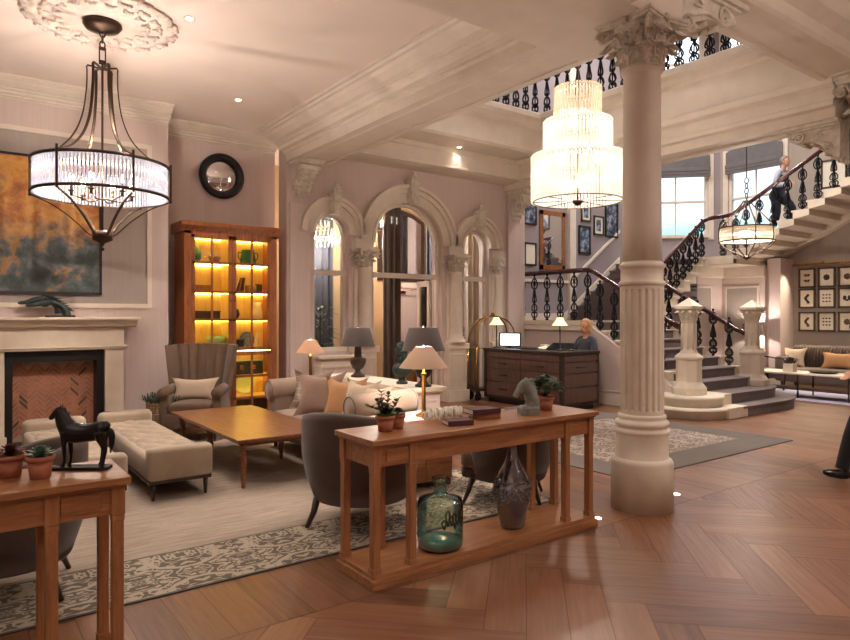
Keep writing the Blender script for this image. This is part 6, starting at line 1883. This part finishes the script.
    for q in 'lr':
        an = V('an'+q); d = Vector(J.get('ft'+q, (0,1,0))).normalized()
        mb = MB(); mb.tube([an-d*.06-Vector((0,0,.03)), an+d*.02-Vector((0,0,.05)), an+d*.12-Vector((0,0,.068)), an+d*.175-Vector((0,0,.075))], [.042,.045,.036,.022], 12)
        mb.tube([an, an-Vector((0,0,.05))], [.042,.046], 10)
        o = build('shoe', mb, shoe, t_); remesh(o, .009, 1)
    return t_
# receptionist, seated behind the desk and looking down to her left
Jr = dict(pelvis=(0,0,.62), chest=(0,.02,.95), neck=(0,.02,1.14), head=(0,.05,1.30), face=(-.02,.97,-.2),
          shl=(-.165,.02,1.05), shr=(.165,.02,1.05), ell=(-.23,.08,.80), elr=(.23,.08,.80), wrl=(-.14,.24,.78), wrr=(.12,.24,.78), hdl=(.2,.9,0), hdr=(-.2,.9,0),
          hpl=(-.09,.04,.60), hpr=(.09,.04,.60), knl=(-.10,.26,.56), knr=(.10,.26,.56), anl=(-.1,.24,.20), anr=(.1,.24,.20))
figure('blonde receptionist in a dark grey dress working behind the reception desk', (8.72, 7.24, .03), PI/2, Jr, 'dress', 'skirt', 'black', 'hair_blond', True)
t_ = thing('stool', 'dark stool under the receptionist behind the desk', 'stool', (8.74, 7.26, 0))
build('seat', MB().lathe([(0,.46),(.17,.46),(.18,.48),(.17,.52),(0,.52)], n=20), 'black', t_); build('leg', MB().lathe([(0,0),(.18,0),(.18,.02),(.025,.04),(.025,.46),(0,.46)], n=16), 'chrome', t_)
# man climbing the upper flight
Jm = dict(pelvis=(0,0,.95), chest=(0,.07,1.28), neck=(0,.11,1.47), head=(0,.16,1.63), face=(0,.95,.25),
          shl=(-.18,.10,1.40), shr=(.18,.10,1.40), ell=(-.24,-.05,1.16), elr=(.24,.08,1.14), wrl=(-.22,.08,.95), wrr=(.25,.32,1.12),
          hpl=(-.09,0,.92), hpr=(.09,0,.92), knl=(-.10,.26,.66), knr=(.10,.02,.46), anl=(-.10,.18,.27), anr=(.10,-.22,.10), ftr=(0,.9,-.3))
figure('man in a pale shirt and dark waistcoat climbing the upper flight of stairs', (14.05, 6.62, 3.09), PI, Jm, 'shirt', 'suit', 'black', 'hair_grey', vest='suit')
# walker at the right edge: only the trailing leg reaches the picture
Jw = dict(pelvis=(0,.12,.95), chest=(0,.16,1.28), neck=(0,.18,1.47), head=(0,.20,1.63),
          shl=(-.18,.17,1.40), shr=(.18,.17,1.40), ell=(-.25,.28,1.15), elr=(.25,0,1.16), wrl=(-.22,.42,1.02), wrr=(.24,-.12,.93),
          hpl=(-.09,.12,.92), hpr=(.09,.12,.92), knl=(-.1,.34,.52), knr=(.09,.02,.50), anl=(-.1,.47,.105), anr=(.09,-.36,.18), ftl=(0,.9,.28), ftr=(0,.75,-.65))
figure('person in black stepping into the picture at the right edge, leading foot in view', (6.98, 2.31, 0), .93, Jw, 'skirt', 'skirt', 'blackgloss', 'hair_blond')

# two unseen copies of the lounge chandelier, added to light ceiling and beams
dup(ch, (5.6, -.3, 2.55), 0, 'unseen bronze drum chandelier added to light the hall to the right of the viewer')
dup(ch, (-2.2, -.6, 2.13), .3, 'unseen bronze drum chandelier added to light the hall behind the viewer')
point('chandelier_light', (5.6, -.3, 3.2), 90, r=.05); point('chandelier_light', (-2.2, -.6, 2.8), 60, r=.05)  # lights of the two added chandeliers
# ================================================================= LIGHT, WORLD, CAMERA
w = bpy.data.worlds.new('world'); SC.world = w; w.use_nodes = True
nt = w.node_tree; bg = nt.nodes['Background']; tc_ = nt.nodes.new('ShaderNodeTexCoord'); sp = nt.nodes.new('ShaderNodeSeparateXYZ')
nt.links.new(tc_.outputs['Generated'], sp.inputs[0])
def rampn(src, stops):
    r = nt.nodes.new('ShaderNodeValToRGB'); cr = r.color_ramp
    while len(cr.elements) < len(stops): cr.elements.new(.5)
    for e, (p, c) in zip(cr.elements, stops): e.position = p; e.color = c
    nt.links.new(src, r.inputs[0]); return r.outputs[0]
# evening sky: pale overhead, turquoise towards the horizon
skyc = rampn(sp.outputs[2], [(.0, (.12,.5,.68,1)), (.08, (.18,.66,.82,1)), (.115, (.42,.85,.93,1)), (.15, (.86,.97,1,1)), (.3, (.92,.94,1.0,1)), (1, (.85,.87,1.0,1))])
nt.links.new(skyc, bg.inputs[0])
mr = nt.nodes.new('ShaderNodeMapRange'); nt.links.new(sp.outputs[2], mr.inputs[0])
mr.inputs[1].default_value = .26; mr.inputs[2].default_value = .45; mr.inputs[3].default_value = WORLD; mr.inputs[4].default_value = WORLD*4
nt.links.new(mr.outputs[0], bg.inputs[1])
# added fill spots without fixtures, brightening hall, lounge and stair well
for (x, y, z, W) in FILL_SPOTS: spot('fill_spot', (x, y, z), W, 150, (1,.92,.87), .25, 1)
cam = bpy.data.cameras.new('camera'); co = bpy.data.objects.new('camera', cam); COL.objects.link(co)
co.location = (0, 0, 1.5); co.rotation_euler = (PI/2, 0, -math.atan(475/648)); cam.lens = 648/850*36; cam.sensor_width = 36; cam.shift_y = -4/850
cam.clip_start = .05; SC.camera = co
